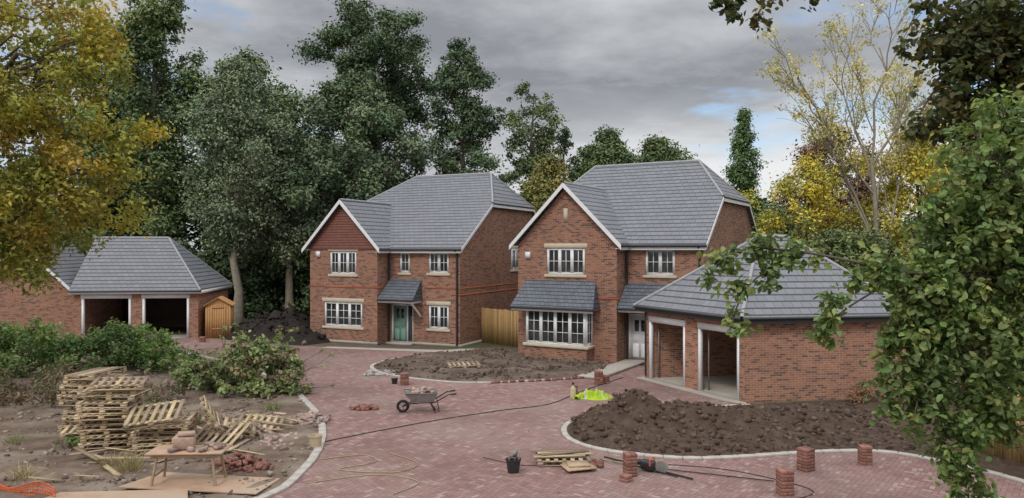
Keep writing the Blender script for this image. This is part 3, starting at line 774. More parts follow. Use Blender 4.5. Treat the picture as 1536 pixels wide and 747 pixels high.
tree('oak_tree', -27.4, 58, 6, 26.5, 4.0, 'col', 150, .95, 330, .31, G_D, 1, .45, lumps=.65)
tree('oak_tree', -33.5, 62, 4, 23, 5.5, 'col', 110, 1.5, 200, .42, G_D, 21, .45, lumps=.4)
tree('oak_tree', -22.0, 62, 5, 20.5, 5.8, 'dome', 170, 1.25, 250, .34, G_D, 2, .5, lumps=.45)
tree('eucalyptus_tree', -18.6, 51, 5.2, 17.9, 3.3, 'dome', 190, .8, 500, .23, G_G, 3, .3, bark=BARKP, lumps=.35)
tree('eucalyptus_tree', -15.6, 53, 4.5, 14.5, 2.8, 'dome', 110, .8, 480, .23, G_G, 33, .3, bark=BARKP)
tree('pine_tree', -11.2, 61, 14, 24.4, 4.9, 'pine', 150, .95, 400, .28, G_P, 4, .5, flat=.5, lumps=.45)
tree('holm_oak_tree', -11.3, 54, 3.5, 17.4, 5.2, 'dome', 300, .95, 400, .26, G_P+G_G[:2], 5, .5, lumps=.2)
tree('pine_tree', -3.8, 58, 5.5, 20.8, 3.6, 'col', 175, .74, 480, .25, G_P, 6, .45, flat=.4, lumps=.45)
tree('pine_tree', 1.6, 59, 8, 17.9, 2.3, 'pine', 90, .62, 480, .24, G_O, 7, .3, flat=.5, lumps=.45)
tree('larch_tree', 4.4, 62, 10, 15.0, 1.3, 'cone', 45, .4, 500, .22, G_P, 8, .14, flat=.4)
tree('oak_tree', 7.8, 62, 5, 14.3, 3.8, 'dome', 150, .9, 330, .3, G_D, 9, .4)
tree('oak_tree', 12.2, 63, 5, 13.9, 4.2, 'dome', 160, .9, 330, .3, G_D, 10, .4)
tree('cypress_tree', 16.9, 55, 4, 15.2, 1.7, 'cone', 150, .5, 850, .2, [(.10, .17, .065), (.135, .215, .08)], 11, .3, lumps=.2)
tree('shrub_tree', 2.5, 49, 4, 10.7, 2.2, 'dome', 80, .7, 600, .22, [(.25, .24, .07), (.18, .2, .065), (.3, .24, .07)], 12, .2)
tree('maple_tree', 17.6, 45, 3, 10.2, 3.2, 'dome', 110, .65, 430, .2, YEL+[(.32, .34, .1)], 13, .2, lumps=.4)
tree('maple_tree', 22.6, 42, 4, 11.6, 3.0, 'dome', 110, .6, 430, .2, YEL, 14, .2, lumps=.4)
tree('copper_beech_tree', 22.5, 52, 4, 13.2, 2.8, 'dome', 60, .9, 350, .25, [(.16, .08, .07), (.22, .13, .08)], 15, .2)
tree('fir_tree', 21.0, 33.5, 1.0, 7.4, 2.4, 'dome', 90, .8, 600, .2, G_D, 16, .2)
tree('holly_tree', 16.8, 37, 1.0, 6.0, 2.4, 'dome', 80, .8, 500, .2, G_O, 17, .2)
tree('maple_tree', 29.0, 46, 3, 12, 4.2, 'dome', 110, 1.0, 300, .24, YEL+G_O, 18, .2, lumps=.4)
def ash(x, y, H, seed, nmain=8):
    rng = np.random.default_rng(seed); e = empty('ash_tree', (x, y, 0)); L = []; tips = []
    trunk, tr = limb((0, 0, 0), (-.5, 0, H*.45), .2, .12, rng, 7, .02); L.append((trunk, tr))
    def grow(p, d, ln, r, lvl):
        d = d/np.linalg.norm(d); q = p+d*ln
        pts, rr = limb(p, q, r, r*.55, rng, 5, .07, .03); L.append((pts, rr))
        tips.extend([q, pts[3]])
        if lvl == 0: return
        for k in range(4):
            t = rng.uniform(.35, 1); s = pts[min(4, int(t*4))]
            nd = d+rng.normal(size=3)*.42+np.array([0, 0, .15])
            grow(s, nd, ln*rng.uniform(.42, .62), r*.5, lvl-1)
    for k in range(nmain):
        s = trunk[rng.integers(3, 7)]; f = (k/(nmain-1)-.5)*2
        grow(s, np.array([f*.68+rng.normal()*.1, rng.uniform(-.35, .35), 1.0]), H*rng.uniform(.28, .38), .075, 3)
    tubes('trunk', L, BARKP, e, sides=4)
    cl = [(t[0], t[1], t[2], .4*rng.uniform(.5, 1.4)) for t in tips if rng.random() < (.55 if t[2] < H*.8 else .4)]
    foliage('foliage', cl, 80, .16, [(.66, .56, .20), (.50, .46, .16), (.40, .40, .14), (.70, .58, .14)], rng, e)
ash(19.6, 40, 21.0, 19)
ash(25.0, 44, 18.5, 29, 6)
rng = np.random.default_rng(77)
cl = []
for i in range(620):
    x = rng.uniform(-75, 80); y = rng.uniform(64, 76)
    hmax = 12.5 if x < -8 else (9 if x < 12 else 8.5)
    cl.append((x, y, rng.uniform(.5, 1)**.6*hmax*(.8+.25*math.sin(x*.33)), rng.uniform(1.2, 2.4)))
for i in range(330):
    x = rng.uniform(-75, 80); cl.append((x, rng.uniform(63, 66), rng.uniform(.5, 5), rng.uniform(1.5, 2.4)))
foliage('distant_trees', cl, 62, .55, G_D, rng, mat=BLEAF, soft=.25)
cl = []
for i in range(170):
    x = rng.uniform(-32, -9); cl.append((x, rng.uniform(53, 58), rng.uniform(.4, 5.2), rng.uniform(.9, 1.5)))
foliage('undergrowth', cl, 200, .32, [(.06, .095, .042), (.095, .13, .058)], rng, mat=BLEAF)
cl = []
for i in range(110):
    x = rng.uniform(14, 40); cl.append((x, rng.uniform(30, 38)+x*.15, rng.uniform(.4, 4.6), rng.uniform(.8, 1.4)))
foliage('hedge', cl, 260, .25, G_O+[(.18, .17, .05)], rng, mat=BLEAF)

rng = np.random.default_rng(40)
e = empty('chestnut_tree', (-18.5, 24.5, 0))
cl = []
lobes = [(1.2, 0, 11.5, 4.6, 3.2), (3.2, 0, 9.2, 3.4, 3.0), (.5, 0, 8, 5.2, 3.2), (2.4, .3, 6.4, 3.6, 1.8), (-2, 0, 11, 5, 4), (3.6, -.5, 12.4, 2.6, 1.6), (1.0, -.5, 5.0, 2.6, .9), (4.6, 0, 8.2, 1.6, 1.9), (2.6, -.3, 4.3, 1.0, .7)]
wts = np.array([l[3]*l[4] for l in lobes]); wts /= wts.sum()
for i in range(480):
    l = lobes[rng.choice(len(lobes), p=wts)]; d = rng.normal(size=3); d /= np.linalg.norm(d); s = rng.uniform(.35, 1)**.5
    cl.append((l[0]+d[0]*l[3]*s, l[1]+d[1]*l[3]*s*.8, l[2]+d[2]*l[4]*s, rng.uniform(.3, .75)))
foliage('foliage', cl, 450, .18, CHE, rng, e, .7, droop=.3, soft=.22)
L = [limb((0, 0, 0), (-.3, 0, 12), .45, .12, rng, 8, .02)]
for c in cl[:70]: L.append(limb((-.1, 0, max(3, c[2]-2.2)), c[:3], .1, .015, rng, 6, .1, .05))
tubes('trunk', L, BARK, e, sides=7)

def bush(name, x, y, rx, ry, h, K, cr, per, size, pal, seed, near=False, twigs=0, shell=.3):
    rng = np.random.default_rng(seed); e = empty(name, (x, y, 0)); cl = []
    for i in range(K):
        a = rng.uniform(0, 6.28); s = math.sqrt(rng.random()); hh = rng.random()
        cl.append((rx*s*math.cos(a), ry*s*math.sin(a), .15+h*hh*math.sqrt(max(0, 1-s*s*.85)), cr*rng.uniform(.6, 1.3)))
    foliage('foliage', cl, per, size, pal, rng, e, .8, near=near, shell=shell)
    L = []
    for c in cl[:max(12, K//4)]: L.append(limb((c[0]*.2, c[1]*.2, 0), c[:3], .03, .008, rng, 4))
    tl = []
    for i in range(twigs):
        c = cl[rng.integers(0, K)]; q = np.array(c[:3])+np.array([rng.normal()*.7, rng.normal()*.4, rng.uniform(.15, .75)])
        L.append(limb(c[:3], q, .012, .005, rng, 4)); tl.append((q[0], q[1], q[2], .12))
    if tl: foliage('twig_leaves', tl, 500, size, pal, rng, e, near=near)
    tubes('stems', L, BARK, e, sides=4)
LAU = [(.18, .28, .085), (.13, .21, .07), (.25, .33, .12)]
BRU = [(.23, .29, .12), (.31, .36, .16), (.17, .22, .095), (.28, .23, .13)]
bush('laurel_bush', -16.2, 31.5, 2.3, 1.6, 1.7, 90, .38, 1100, .16, LAU, 51)
bush('laurel_bush', -19.6, 30.0, 2.2, 1.8, 2.1, 90, .4, 900, .16, LAU, 52)
bush('laurel_bush', -13.8, 30.5, 1.2, 1.0, 1.0, 40, .3, 1000, .15, LAU, 53)
bush('brush_pile', -8.9, 26.0, 1.8, 1.3, 1.8, 95, .25, 1300, .15, BRU, 54, True, 75)
bush('brush_pile', -10.6, 26.8, 1.3, 1.1, 1.1, 45, .25, 1300, .15, BRU, 55, True, 25)
bush('bramble_bush', -15.0, 24.5, 2.6, 1.8, 1.0, 75, .28, 800, .12, [(.13, .15, .065), (.2, .15, .09), (.22, .15, .1)], 56, False, 40)
bush('bramble_bush', -11.9, 23.8, 1.5, 1.2, .7, 35, .25, 800, .12, [(.15, .17, .075), (.23, .17, .13), (.25, .19, .14)], 57, False, 25)
bush('weed_plant', -10.9, 18.6, .3, .3, .4, 10, .12, 2500, .09, LAU, 58)
bush('weed_plant', 11.3, 24.3, .5, .3, .6, 16, .14, 2000, .1, [(.17, .2, .08), (.3, .16, .09)], 59)
def tuft(x, y, n, h, seed, col=(.35, .29, .15)):
    rng = np.random.default_rng(seed); V = []; F = []; cc = []
    for i in range(n):
        a = rng.uniform(0, 6.28); r = rng.uniform(0, .22); bx, by = x+r*math.cos(a), y+r*math.sin(a)
        tx, ty = bx+rng.normal()*.18, by+rng.normal()*.18; hh = h*rng.uniform(.5, 1.2); w = .008
        k = len(V); V += [(bx-w, by, .05), (bx+w, by, .05), (tx+w*.4, ty, hh), (tx-w*.4, ty, hh)]; F.append((k, k+1, k+2, k+3))
        c = np.array(col)*rng.uniform(.6, 1.2); cc += [c]*4
    npmesh('dry_grass', V, F, LEAF, np.array(cc))
tuft(-8.4, 16.6, 160, .45, 1); tuft(-9.0, 16.9, 120, .35, 2); tuft(-8.8, 21.0, 120, .4, 3, (.2, .2, .1)); tuft(-10.5, 16.2, 120, .3, 4)
tuft(-12.5, 19.0, 120, .3, 5, (.25, .25, .12)); tuft(-13.2, 17.6, 120, .3, 6, (.28, .24, .13)); tuft(-7.2, 22.8, 90, .35, 7, (.2, .24, .1))

def near_tree(name, base, lobes, clr, per, size, pal, seed, branches, flat=.9, dens=26, droop=.3):
    rng = np.random.default_rng(seed); e = empty(name, base); cl = []; bx, by = base[0], base[1]
    L = []
    for (x, y, z, r) in lobes:
        k = max(3, int(dens*(r/.5)**2))
        for i in range(k):
            d = rng.normal(size=3); d /= np.linalg.norm(d); s = rng.random()**.45
            c = (x-bx+d[0]*r*s, y-by+d[1]*r*s, z+d[2]*r*s, clr*rng.uniform(.6, 1.3))
            cl.append(c)
            if rng.random() < .3: L.append(limb((x-bx, y-by, z-.1), c[:3], .010, .004, rng, 4))
    foliage('foliage', cl, per, size, pal, rng, e, flat, near=True, mat=NLEAF, droop=droop, shell=.1)
    for pts, r0 in branches:
        p = catmull([(q[0]-bx, q[1]-by, q[2]) for q in pts], 5); L.append((p, np.linspace(r0, .008, len(p))))
    tubes('trunk', L, BARK, e, sides=6)
HAZ = [(.18, .26, .085), (.135, .205, .07), (.24, .31, .115), (.11, .165, .06), (.29, .32, .115)]
near_tree('hazel_tree', (6.9, 8.2, 0),
  [(5.04, 8, 5.75, .62), (4.75, 8, 5.25, .5), (5.25, 8.2, 4.8, .8), (4.5, 8, 4.65, .45), (4.35, 8, 3.98, .42), (4.95, 8, 3.9, .65), (4.3, 8, 3.5, .36),
   (4.62, 8, 3.1, .38), (4.75, 8, 2.75, .28), (5.5, 8, 3.9, .5), (5.35, 8.2, 6.25, .5), (3.85, 8, 4.78, .24), (3.4, 8, 4.45, .15), (3.36, 8, 4.15, .16), (4.15, 8, 4.6, .32), (5.0, 8, 3.3, .32),
   (2.95, 8, 4.98, .18), (2.6, 8, 5.02, .17), (2.28, 8, 4.9, .18), (2.42, 8, 4.6, .17), (2.72, 8, 4.72, .18), (2.1, 8, 4.75, .12), (2.35, 8, 4.15, .12), (2.3, 8, 4.35, .11), (3.3, 8.1, 4.95, .10), (5.9, 8, 5, .7), (4.85, 8, 2.4, .22), (4.3, 8, 4.3, .3), (4.55, 8, 4.3, .35), (4.0, 8, 4.0, .14), (3.9, 8, 3.75, .12), (5.4, 8, 5.4, .5), (3.62, 8, 4.62, .14), (4.02, 8, 3.4, .16), (5.35, 8, 3.2, .3)],
  .14, 800, .085, HAZ, 61,
  [([(6.9, 8.2, 0), (6.8, 8.2, 2.5), (6.5, 8.1, 5), (6.3, 8.1, 7.5)], .12), ([(6.7, 8.2, 3.5), (5.4, 8, 4.6), (4.2, 8, 4.75), (3.2, 8, 4.95), (2.5, 8, 5.0), (2.15, 8, 4.8)], .022),
   ([(6.6, 8.1, 4.5), (5.4, 8.1, 5.6), (4.9, 8, 5.9)], .03), ([(6.8, 8.2, 2.5), (5.6, 8, 3.6), (4.6, 8, 3.4), (4.6, 8, 2.9)], .025), ([(4.2, 8, 4.75), (3.6, 8, 4.4), (3.3, 8, 4.15)], .012), ([(3.0, 8, 4.95), (2.5, 8, 4.6), (2.3, 8, 4.1)], .010)], dens=80)
OAK = [(.075, .10, .04), (.10, .12, .05), (.055, .075, .035), (.15, .125, .05)]
near_tree('oak_tree', (9.2, 11, 0),
  [(6.3, 11, 8.1, .6), (7.0, 11, 8.3, .9), (7.3, 11, 7.3, .8), (6.35, 11, 7.15, .5), (5.95, 11, 6.85, .28), (6.7, 11, 7.7, .7), (7.9, 11, 8, 1), (6.6, 11, 6.6, .35), (7.4, 11, 6.5, .5), (2.95, 10.8, 8.65, .22), (3.3, 10.8, 8.68, .25), (3.75, 10.8, 8.7, .2), (4.5, 10.8, 8.72, .22), (3.5, 10.8, 8.35, .14), (3.1, 10.8, 8.42, .12)],
  .19, 560, .115, OAK, 62,
  [([(9.2, 11, 0), (9.1, 11, 4), (8.8, 11, 8), (8.6, 11, 11)], .25), ([(9.0, 11, 6), (7.6, 11, 7.4), (6.5, 11, 7.6), (5.9, 11, 6.9)], .06), ([(8.8, 11, 8), (6.5, 10.9, 9.4), (4.5, 10.8, 9.0), (3.2, 10.8, 8.65), (2.9, 10.8, 8.5)], .05), ([(8.8, 11, 8), (7, 11, 8.4), (6.1, 11, 8.2)], .05)], dens=28)

# ------------------------------------------------------------------ site objects
def pallet(L, x, y, z, rz, rx=0, ry=0, w=1.2, d=1.0):
    R = rotm(rx, ry, rz)
    def add(cx, cy, cz, dx, dy, dz):
        p = R @ np.array([cx, cy, cz]); L.append((x+p[0], y+p[1], z+p[2], dx, dy, dz, rz, rx, ry))
    for i in range(7): add(-w/2+.05+i*(w-.1)/6, 0, .125, .095, d, .018)
    for j in (-1, 0, 1): add(0, j*(d/2-.05), .105, w, .095, .018)
    for i in (-1, 0, 1):
        for j in (-1, 0, 1): add(i*(w/2-.07), j*(d/2-.05), .058, .13, .09, .074)
    for j in (-1, 0, 1): add(0, j*(d/2-.05), .012, w, .095, .018)
PC = lambda: np.array([.52, .41, .285])*random.uniform(.5, 1.25)*np.array([1, random.uniform(.92, 1.03), random.uniform(.8, 1.05)])
def pstack(x, y, n, rz, jx=.05, jr=.06, extra=None):
    L = []
    for i in range(n):
        pallet(L, x+random.uniform(-jx, jx), y+random.uniform(-jx, jx), .06+i*.137, rz+random.uniform(-jr, jr))
    if extra: 
        for q in extra: pallet(L, *q)
    boxes('pallet_stack', L, SCRAP, cols=[PC() for _ in L])
pstack(-9.9, 18.7, 11, .15, .09, .14, [(-9.75, 18.75, 1.6, .3, .05, .03)])
pstack(-11.2, 20.2, 11, -.2, .1, .15, [(-11.1, 20.1, 1.62, -.5, .08, -.1)])
pstack(-8.5, 18.5, 6, .12, .07, .12, [(-8.6, 18.2, .95, .2, .28, -.10)])
pstack(-10.6, 19.3, 3, .5, .15, .3)
L = []
pallet(L, -7.3, 19.6, .35, .3, 0, .35); pallet(L, -7.35, 19.0, .25, -.2, .35, 0); pallet(L, -6.9, 20.6, .15, .1, .2, .1); pallet(L, -7.8, 20.8, .1, .9, -.2, .5); pallet(L, -7.6, 19.2, .6, .6, .2, 1.0)
boxes('broken_pallet', L, SCRAP, cols=[PC() for _ in L])
def planks(name, region, n, seed):
    rnd = random.Random(seed); L = []
    for i in range(n):
        L.append((rnd.uniform(region[0], region[1]), rnd.uniform(region[2], region[3]), rnd.uniform(.1, .3), rnd.uniform(.5, 1.4), .1, .022, rnd.uniform(0, 3.1), rnd.uniform(-.3, .3), rnd.uniform(-.2, .2)))
    boxes(name, L, SCRAP, cols=[PC() for _ in L])
planks('timber_offcuts', (-9.8, -6.2, 17.6, 21.8), 40, 3)
planks('timber_offcuts', (-10.5, -7.5, 15.6, 17.6), 7, 4)
def brickpile(name, cx, cy, rx, ry, h, n, seed, cf=brickcol, size=(.2, .1, .065), z0=.05):
    rnd = random.Random(seed); L = []; cl = []
    for i in range(n):
        a = rnd.uniform(0, 6.28); s = math.sqrt(rnd.random()); zz = h*(1-s)*rnd.uniform(.4, 1)
        f = rnd.choice([1, 1, .6, .5])
        L.append((cx+rx*s*math.cos(a), cy+ry*s*math.sin(a), z0+zz+.03, size[0]*f, size[1], size[2], rnd.uniform(0, 6.28), rnd.uniform(-.6, .6), rnd.uniform(-.6, .6)))
        cl.append(cf())
    boxes(name, L, SCRAP, cols=cl, jit=.08)
pinkish = lambda: np.array([.40, .29, .25])*random.uniform(.6, 1.2)
brickpile('brick_rubble', -6.15, 16.9, .75, .5, .38, 150, 1)
brickpile('brick_rubble', -5.9, 21.8, .6, .8, .15, 60, 2, pinkish)
brickpile('brick_rubble', -5.9, 19.3, .5, .7, .12, 35, 12, pinkish)
brickpile('brick_rubble', -6.9, 20.2, .6, .6, .25, 40, 9, pinkish)
brickpile('loose_bricks', -4.6, 23.45, .42, .2, .14, 34, 3, z0=.01)
brickpile('loose_bricks', 2.0, 17.2, .3, .35, .04, 8, 4, z0=.01)
def bstack(x, y, n=6, s=.26, rz=.2):
    L = []; cl = []
    for i in range(n):
        for j in (-1, 1):
            o = j*s*.26
            if i % 2: q = (x-math.sin(rz)*o, y+math.cos(rz)*o, .045+i*.072, s, s*.48, .066, rz+random.uniform(-.05, .05))
            else: q = (x+math.cos(rz)*o, y+math.sin(rz)*o, .045+i*.072, s*.48, s, .066, rz+random.uniform(-.05, .05))
            L.append(q); cl.append(np.array([.27, .135, .105])*random.uniform(.65, 1.25))
    boxes('brick_stack', L, SCRAP, cols=cl, bevel=.004)
bstack(2.6, 16.6, 7, .25); bstack(5.56, 15.35, 7, .27, .1); bstack(6.63, 17.0, 7, .28, .5); bstack(8.2, 17.5, 6, .25, -.1)
bstack(-3.95, 27.7, 6, .28, .3); bstack(3.2, 27.8, 7, .26, .2); bstack(3.42, 28.0, 4, .3, .5)
bstack(-12.9, 38.6, 6, .3); bstack(-12.4, 38.2, 4, .3); bstack(2.45, 16.2, 2, .2, .8); bstack(-16.6, 40.4, 4, .3)
L = []; pallet(L, 1.2, 17.6, .02, .03, 0, 0, 1.25, .7)
L += [(1.15, 17.9, .2, 1.35, .14, .03, .04), (1.25, 17.7, .2, 1.3, .14, .03, -.03), (1.1, 17.45, .205, 1.2, .1, .03, .1), (1.5, 17.0, .09, .7, .5, .03, .3), (1.5, 17.05, .13, .5, .35, .03, .1), (1.2, 17.6, .24, 1.1, .12, .03, .3)]
boxes('wooden_pallet', L, SCRAP, cols=[PC()*.85 for _ in L])
L = []; pallet(L, -2.0, 31.2, .13, .2, .05, 0, 1.3, .9); boxes('wooden_pallet', L, SCRAP, cols=[np.array([.4, .31, .22])*random.uniform(.8, 1.2) for _ in L])
wb = empty('work_table', (-6.75, 15.75, 0), .05)
boxes('table_top', [(0, 0, .80, 1.55, .7, .03)], PLY, wb, bevel=.004)
boxes('rails', [(0, -.26, .745, 1.35, .035, .08), (0, .26, .745, 1.35, .035, .08), (-.6, 0, .35, .035, .5, .05), (.6, 0, .35, .035, .5, .05)], SCRAP, wb, cols=[(.42, .32, .2)]*4)
tubes('legs', [([(sx*.55, sy*.24, .78), (sx*.66, sy*.34, .04)], .032) for sx in (-1, 1) for sy in (-1, 1)], PALLET, wb, sides=4)
rnd = random.Random(3)
L = [(rnd.uniform(-.3, .65), rnd.uniform(-.25, .25), .84+rnd.uniform(0, .04), .2, .1, .06, rnd.uniform(0, 3), rnd.uniform(-.2, .2), 0) for _ in range(16)]
boxes('cut_blocks', L, SCRAP, wb, cols=[pinkish() for _ in L], jit=.08)
boxes('dust_box', [(-.12, .05, .96, .42, .36, .26, .2)], SCRAP, wb, cols=[(.42, .29, .22)], jit=.08, bevel=.02)
boxes('saw_body', [(-.05, .0, 1.14, .34, .2, .08, .3)], SCRAP, wb, cols=[(.40, .29, .23)], jit=.12, bevel=.02)
pmesh('plywood_sheet', [(-8.0, 15.3, .17), (-5.1, 15.0, .13), (-4.95, 16.1, .10), (-7.6, 16.4, .15)], [(0, 1, 2, 3)], PLY, thick=.02)
pmesh('plywood_sheet', [(-9.2, 14.2, .16), (-6.2, 14.4, .19), (-6.5, 15.1, .19), (-9.0, 15.0, .16)], [(0, 1, 2, 3)], PLY, thick=.02)
L = []
for i in range(40): 
    t = i/39; L.append(([(-11.6+2.7*t, 15.9-1.2*t, .05), (-11.6+2.7*t+.02, 15.85-1.2*t, .30+.12*math.sin(t*9))], .008))
for j in range(6):
    L.append(([(-11.6+2.7*t, 15.9-1.2*t-.01*j, .05+j*(.05+.024*math.sin(t*9))) for t in np.linspace(0, 1, 30)], .009))
tubes('barrier_mesh', L, ORANGE, sides=4)

wbr = empty('wheelbarrow', (-2.72, 23.1, 0), math.radians(8))
zt = .62; 
def tray():
    b = [(-.32, -.2, .33), (.30, -.22, .30), (.30, .22, .30), (-.32, .2, .33)]
    t = [(-.58, -.31, .64), (.42, -.33, zt), (.42, .33, zt), (-.58, .31, .64)]
    pmesh('tray', b+t, [(3, 2, 1, 0), (0, 1, 5, 4), (1, 2, 6, 5), (2, 3, 7, 6), (3, 0, 4, 7)], METAL, wbr, thick=.012)
    tubes('tray_rim', [(t+[t[0]], .014)], METAL, wbr)
tray()
tubes('frame', [([(-.62, .04*s, .2), (-.35, .15*s, .3), (.35, .24*s, .34), (.75, .28*s, .56), (.95, .28*s, .58)], .018) for s in (-1, 1)] +
      [([(.2, .2*s, .32), (.36, .24*s, .02), (.48, .24*s, .04), (.42, .25*s, .36)], .015) for s in (-1, 1)] + [([(.36, -.24, .1), (.36, .24, .1)], .012)], RUBBER, wbr)
tubes('grips', [([(.84, .28*s, .57), (1.0, .28*s, .585)], .026) for s in (-1, 1)], RUBBER, wbr)
a = np.linspace(0, 2*np.pi, 21)
tubes('tyre', [([(-.62+.155*math.cos(t), 0, .2+.155*math.sin(t)) for t in a], .045)], RUBBER, wbr, sides=8)
tubes('wheel_hub', [([(-.62, -.06, .2), (-.62, .06, .2)], .03)]+[([(-.62, 0, .2), (-.62+.14*math.cos(t), 0, .2+.14*math.sin(t))], .012) for t in (0, 1.26, 2.5, 3.8, 5)], METAL, wbr)
rnd = random.Random(8)
L = [(rnd.uniform(-.35, .28), rnd.uniform(-.2, .2), .54+rnd.uniform(0, .16), .2, .1, .07, rnd.uniform(0, 3), rnd.uniform(-.6, .6), rnd.uniform(-.6, .6)) for _ in range(34)]
boxes('rubble', L, SCRAP, wbr, cols=[pinkish() for _ in L], jit=.15)

def bucket(x, y, r, h, mat, handle=True, name='bucket', fill=None):
    e = empty(name, (x, y, .012)); n = 20; V = []; F = []
    for rr, z in ((r*.75, 0), (r, h), (r*1.06, h), (r*1.06, h-.03), (r*.93, h-.02), (r*.7, .03)):
        for k in range(n): V.append((rr*math.cos(2*math.pi*k/n), rr*math.sin(2*math.pi*k/n), z))
    for q in range(5):
        for k in range(n): F.append((q*n+k, q*n+(k+1) % n, (q+1)*n+(k+1) % n, (q+1)*n+k))
    F.append(list(range(5*n, 6*n)))
    pmesh('shell', V, F, mat, e, smooth=False)
    if handle: tubes('handle', [([(r*math.cos(t), -.02-.1*math.sin(t), h-.01+r*.35*math.sin(t)) for t in np.linspace(0, math.pi, 14)], .006)], METAL, e)
    return e
bk = bucket(.03, 16.85, .17, .3, BLACK)
tubes('tool_handles', [([(-.05, 0, .05), (-.13, .05, .46)], .015), ([(.05, .02, .05), (.02, .1, .5)], .013), ([(.06, -.03, .05), (.15, 0, .42)], .015)], PALLET, bk)
boxes('trowel', [(.04, -.02, .4, .1, .01, .16, .4, .1, .3)], METAL, bk)
bucket(-4.93, 18.9, .17, .32, CREAM, False)
bucket(-4.35, 27.9, .12, .2, BLACK)
cn = empty('plastic_canister', (2.05, 25.3, .012))
tubes('body', [([(0, 0, 0), (0, 0, .28), (0, 0, .34), (0, 0, .38), (0, 0, .44)], np.array([.10, .10, .08, .035, .03])), ([(.0, 0, 0), (.0, 0, .01)], np.array([.001, .10]))], CREAM, cn, sides=12)
tubes('cap', [([(0, 0, .43), (0, 0, .50)], .04)], BLACK, cn, sides=10)
bstack(2.12, 25.6, 5, .2, .2)

def cloth():
    e = empty('hi_vis_jacket', (2.75, 25.3, .015), .2)
    n = 46; V = []; F = []
    for j in range(n):
        for i in range(n):
            u, v = i/(n-1)*2-1, j/(n-1)*2-1
            rr = .62+.22*mnoise.noise((math.atan2(v, u)*1.1, 3.1, 0))
            s = max(abs(u), abs(v))+1e-6; l = math.hypot(u, v)+1e-6
            x, y = u*s/l*rr*1.05, v*s/l*rr*.75
            edge = 1-s**5
            z = edge*(.10+.34*abs(mnoise.noise((x*4, y*4, 1)))+.22*mnoise.noise((x*9, y*9, 5)))*(1.2-s*.7)
            V.append((x, y, max(.002, z)))
    for j in range(n-1):
        for i in range(n-1): F.append((j*n+i, j*n+i+1, (j+1)*n+i+1, (j+1)*n+i))
    ob = pmesh('cloth', V, F, HIVIS, e, smooth=True); ob.data.materials.append(SILVER)
    for p in ob.data.polygons:
        if .12 < p.center.x+.3*p.center.y < .19 or -.35 < p.center.x-.2*p.center.y < -.29: p.material_index = 1
    tubes('sleeve', [(catmull([(-.3, .1, .07), (-.55, -.1, .07), (-.7, -.28, .05)], 4), np.linspace(.1, .07, 9))], HIVIS, e, sides=8)
cloth()

ts = empty('shovel', (2.1, 17.7, .03), math.radians(-35))
tubes('handle', [([(0, 0, .03), (1.1, 0, .04)], .017)], PALLET, ts)
pmesh('blade', [(1.1, -.03, .03), (1.1, .03, .03), (1.2, .12, .01), (1.5, .11, .005), (1.5, -.11, .005), (1.2, -.12, .01)], [(0, 1, 2, 3, 4, 5)][::-1], METAL, ts, thick=.006)
tubes('grip', [([(0, -.06, .03), (0, .06, .03)], .015)], BLACK, ts)
st = empty('cut_off_saw', (3.05, 16.9, .02), math.radians(-35))
boxes('body', [(0, 0, .14, .32, .2, .2), (-.2, 0, .17, .15, .12, .12)], BLACK, st, bevel=.03)
tubes('handle_bar', [(catmull([(.1, -.12, .15), (.1, -.1, .3), (.1, .1, .3), (.1, .12, .15)], 5), .014)], ORANGE, st)
pmesh('disc', [(.33+.15*math.cos(t), 0, .14+.14*math.sin(t)) for t in np.linspace(0, 6.28, 20, endpoint=False)], [list(range(20))], METAL, st, thick=.004)
rr = empty('steel_bars', (0, 0, .02))
tubes('bars', [([(2.2, 17.95, .03), (3.9, 16.25, .02)], .02), ([(2.35, 17.7, .04), (3.6, 16.4, .02)], .016), ([(3.4, 17.0, .02), (5.6, 16.1, .02)], .012)], RUBBER, rr, sides=6)

def hose(pts, r, mat, z=.025, name='cable'):
    p = catmull(pts, 8); p = np.c_[p, np.full(len(p), z)]
    tubes(name, [(p, r)], mat, sides=6)
hose([(-5.0, 19.3), (-3.9, 20.4), (-2.2, 21.9), (-.4, 23.2), (1.2, 24.2), (2.4, 26.3), (4.3, 29.2)], .012, RUBBER)
hose([(-4.6, 17.8), (-3.6, 18.2), (-3.2, 17.6), (-3.9, 17.0), (-2.6, 16.8), (-2.2, 17.5), (-3.0, 18.4)], .011, HOSE, name='hose')
hose([(-4.4, 16.0), (-3.0, 16.6), (-2.0, 16.1), (-2.4, 15.3)], .010, HOSE, name='hose')
hose([(3.6, 17.4), (5.0, 16.9), (6.2, 15.5), (5.0, 14.7)], .009, RUBBER)
hose([(-.7, 18.0), (.1, 17.4), (.6, 17.3), (1.8, 17.2), (2.2, 17.9)], .008, RUBBER)
tubes('scrap_rods', [([(-10.8, 16.9, .12), (-9.4, 16.4, .1)], .015), ([(-9.6, 17.1, .15), (-8.3, 17.3, .1)], .02)], PALLET, sides=5)

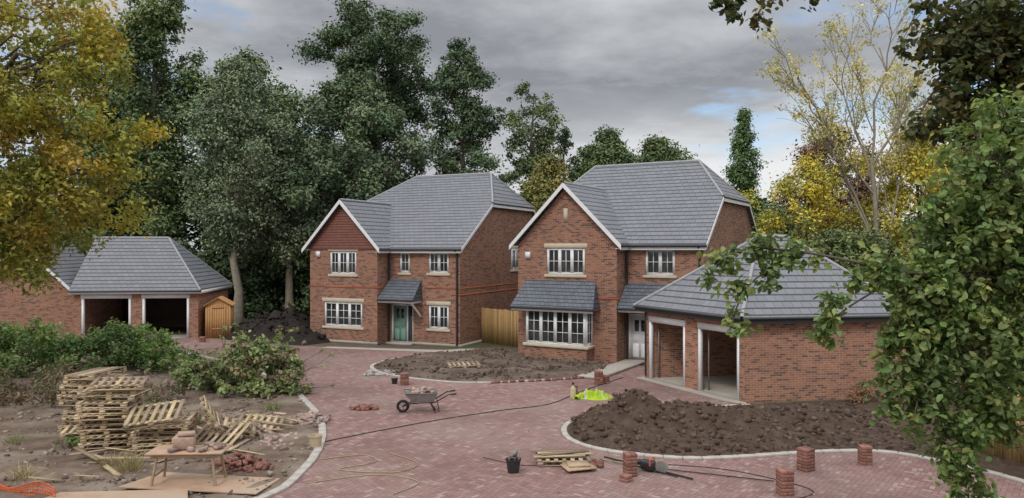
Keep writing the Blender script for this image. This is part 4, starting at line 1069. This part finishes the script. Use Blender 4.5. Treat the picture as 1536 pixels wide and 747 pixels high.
# ------------------------------------------------------------------ world, light, camera
w = bpy.data.worlds.new('World'); scene.world = w; w.use_nodes = True
t = NT(w.node_tree); bg = w.node_tree.nodes['Background']
sky = t.n('ShaderNodeTexSky', sky_type='NISHITA'); sky.sun_disc = False
EL, AZ = math.radians(48), math.radians(205)
sky.sun_elevation = EL; sky.sun_rotation = AZ
gen = t.n('ShaderNodeTexCoord').outputs['Generated']
s = t.n('ShaderNodeSeparateXYZ'); t.link(gen, s.inputs[0])
zz = t.m('ADD', t.m('MAXIMUM', s.outputs[2], 0.0), .13)
cb = t.n('ShaderNodeCombineXYZ'); t.link(t.m('DIVIDE', s.outputs[0], zz), cb.inputs[0]); t.link(t.m('DIVIDE', s.outputs[1], zz), cb.inputs[1]); cb.inputs[2].default_value = 1.7
n1 = t.noise(cb.outputs[0], .85, 8, .55)
n2 = t.noise(cb.outputs[0], .42, 5, .55)
n3 = t.noise(cb.outputs[0], 1.4, 8, .58)
cov = t.ramp(n1, .36, .45)
shade = t.ramp(t.m('ADD', t.m('MULTIPLY', n2, .5), t.m('MULTIPLY', n3, .5)), .38, .60)
ccol = t.mix(shade, C(4.9, 5.0, 5.15), C(1.9, 2.0, 2.2))
# thinner, brighter cloud low in the sky (brightest to the right of the houses)
az = t.m('DIVIDE', s.outputs[0], t.m('MAXIMUM', s.outputs[1], .05))
right = t.ramp(az, -.1, .35)
low = t.ramp(t.m('ADD', s.outputs[2], t.m('MULTIPLY', n3, .10)), .27, .16)
ccol = t.mix(t.m('MULTIPLY', low, t.m('ADD', .35, t.m('MULTIPLY', right, .55))), ccol, C(5.9, 6.0, 6.1))
zen = t.ramp(s.outputs[2], .36, .7)
ccol = t.mix(zen, ccol, C(13.0, 12.9, 12.8))  # overhead cloud, out of view, brightened to light the scene
skyc = t.mix(1.0, sky.outputs[0], C(.95, .98, 1.03), 'MULTIPLY')
t.link(t.mix(cov, skyc, ccol), bg.inputs[0]); bg.inputs[1].default_value = .15

sd = bpy.data.lights.new('sun', 'SUN'); sd.energy = 1.3; sd.angle = math.radians(14); sd.color = (1, .96, .9)
so = link(bpy.data.objects.new('sun', sd))
so.rotation_euler = (math.radians(90)-EL, 0, math.radians(-25))

cd = bpy.data.cameras.new('camera'); cam = link(bpy.data.objects.new('camera', cd))
cd.sensor_width = 36; cd.lens = 36*1130/1536; cd.clip_end = 3000; cd.clip_start = .05
cam.location = (0, 0, 5); cam.rotation_euler = (math.pi/2, 0, 0)
scene.camera = cam
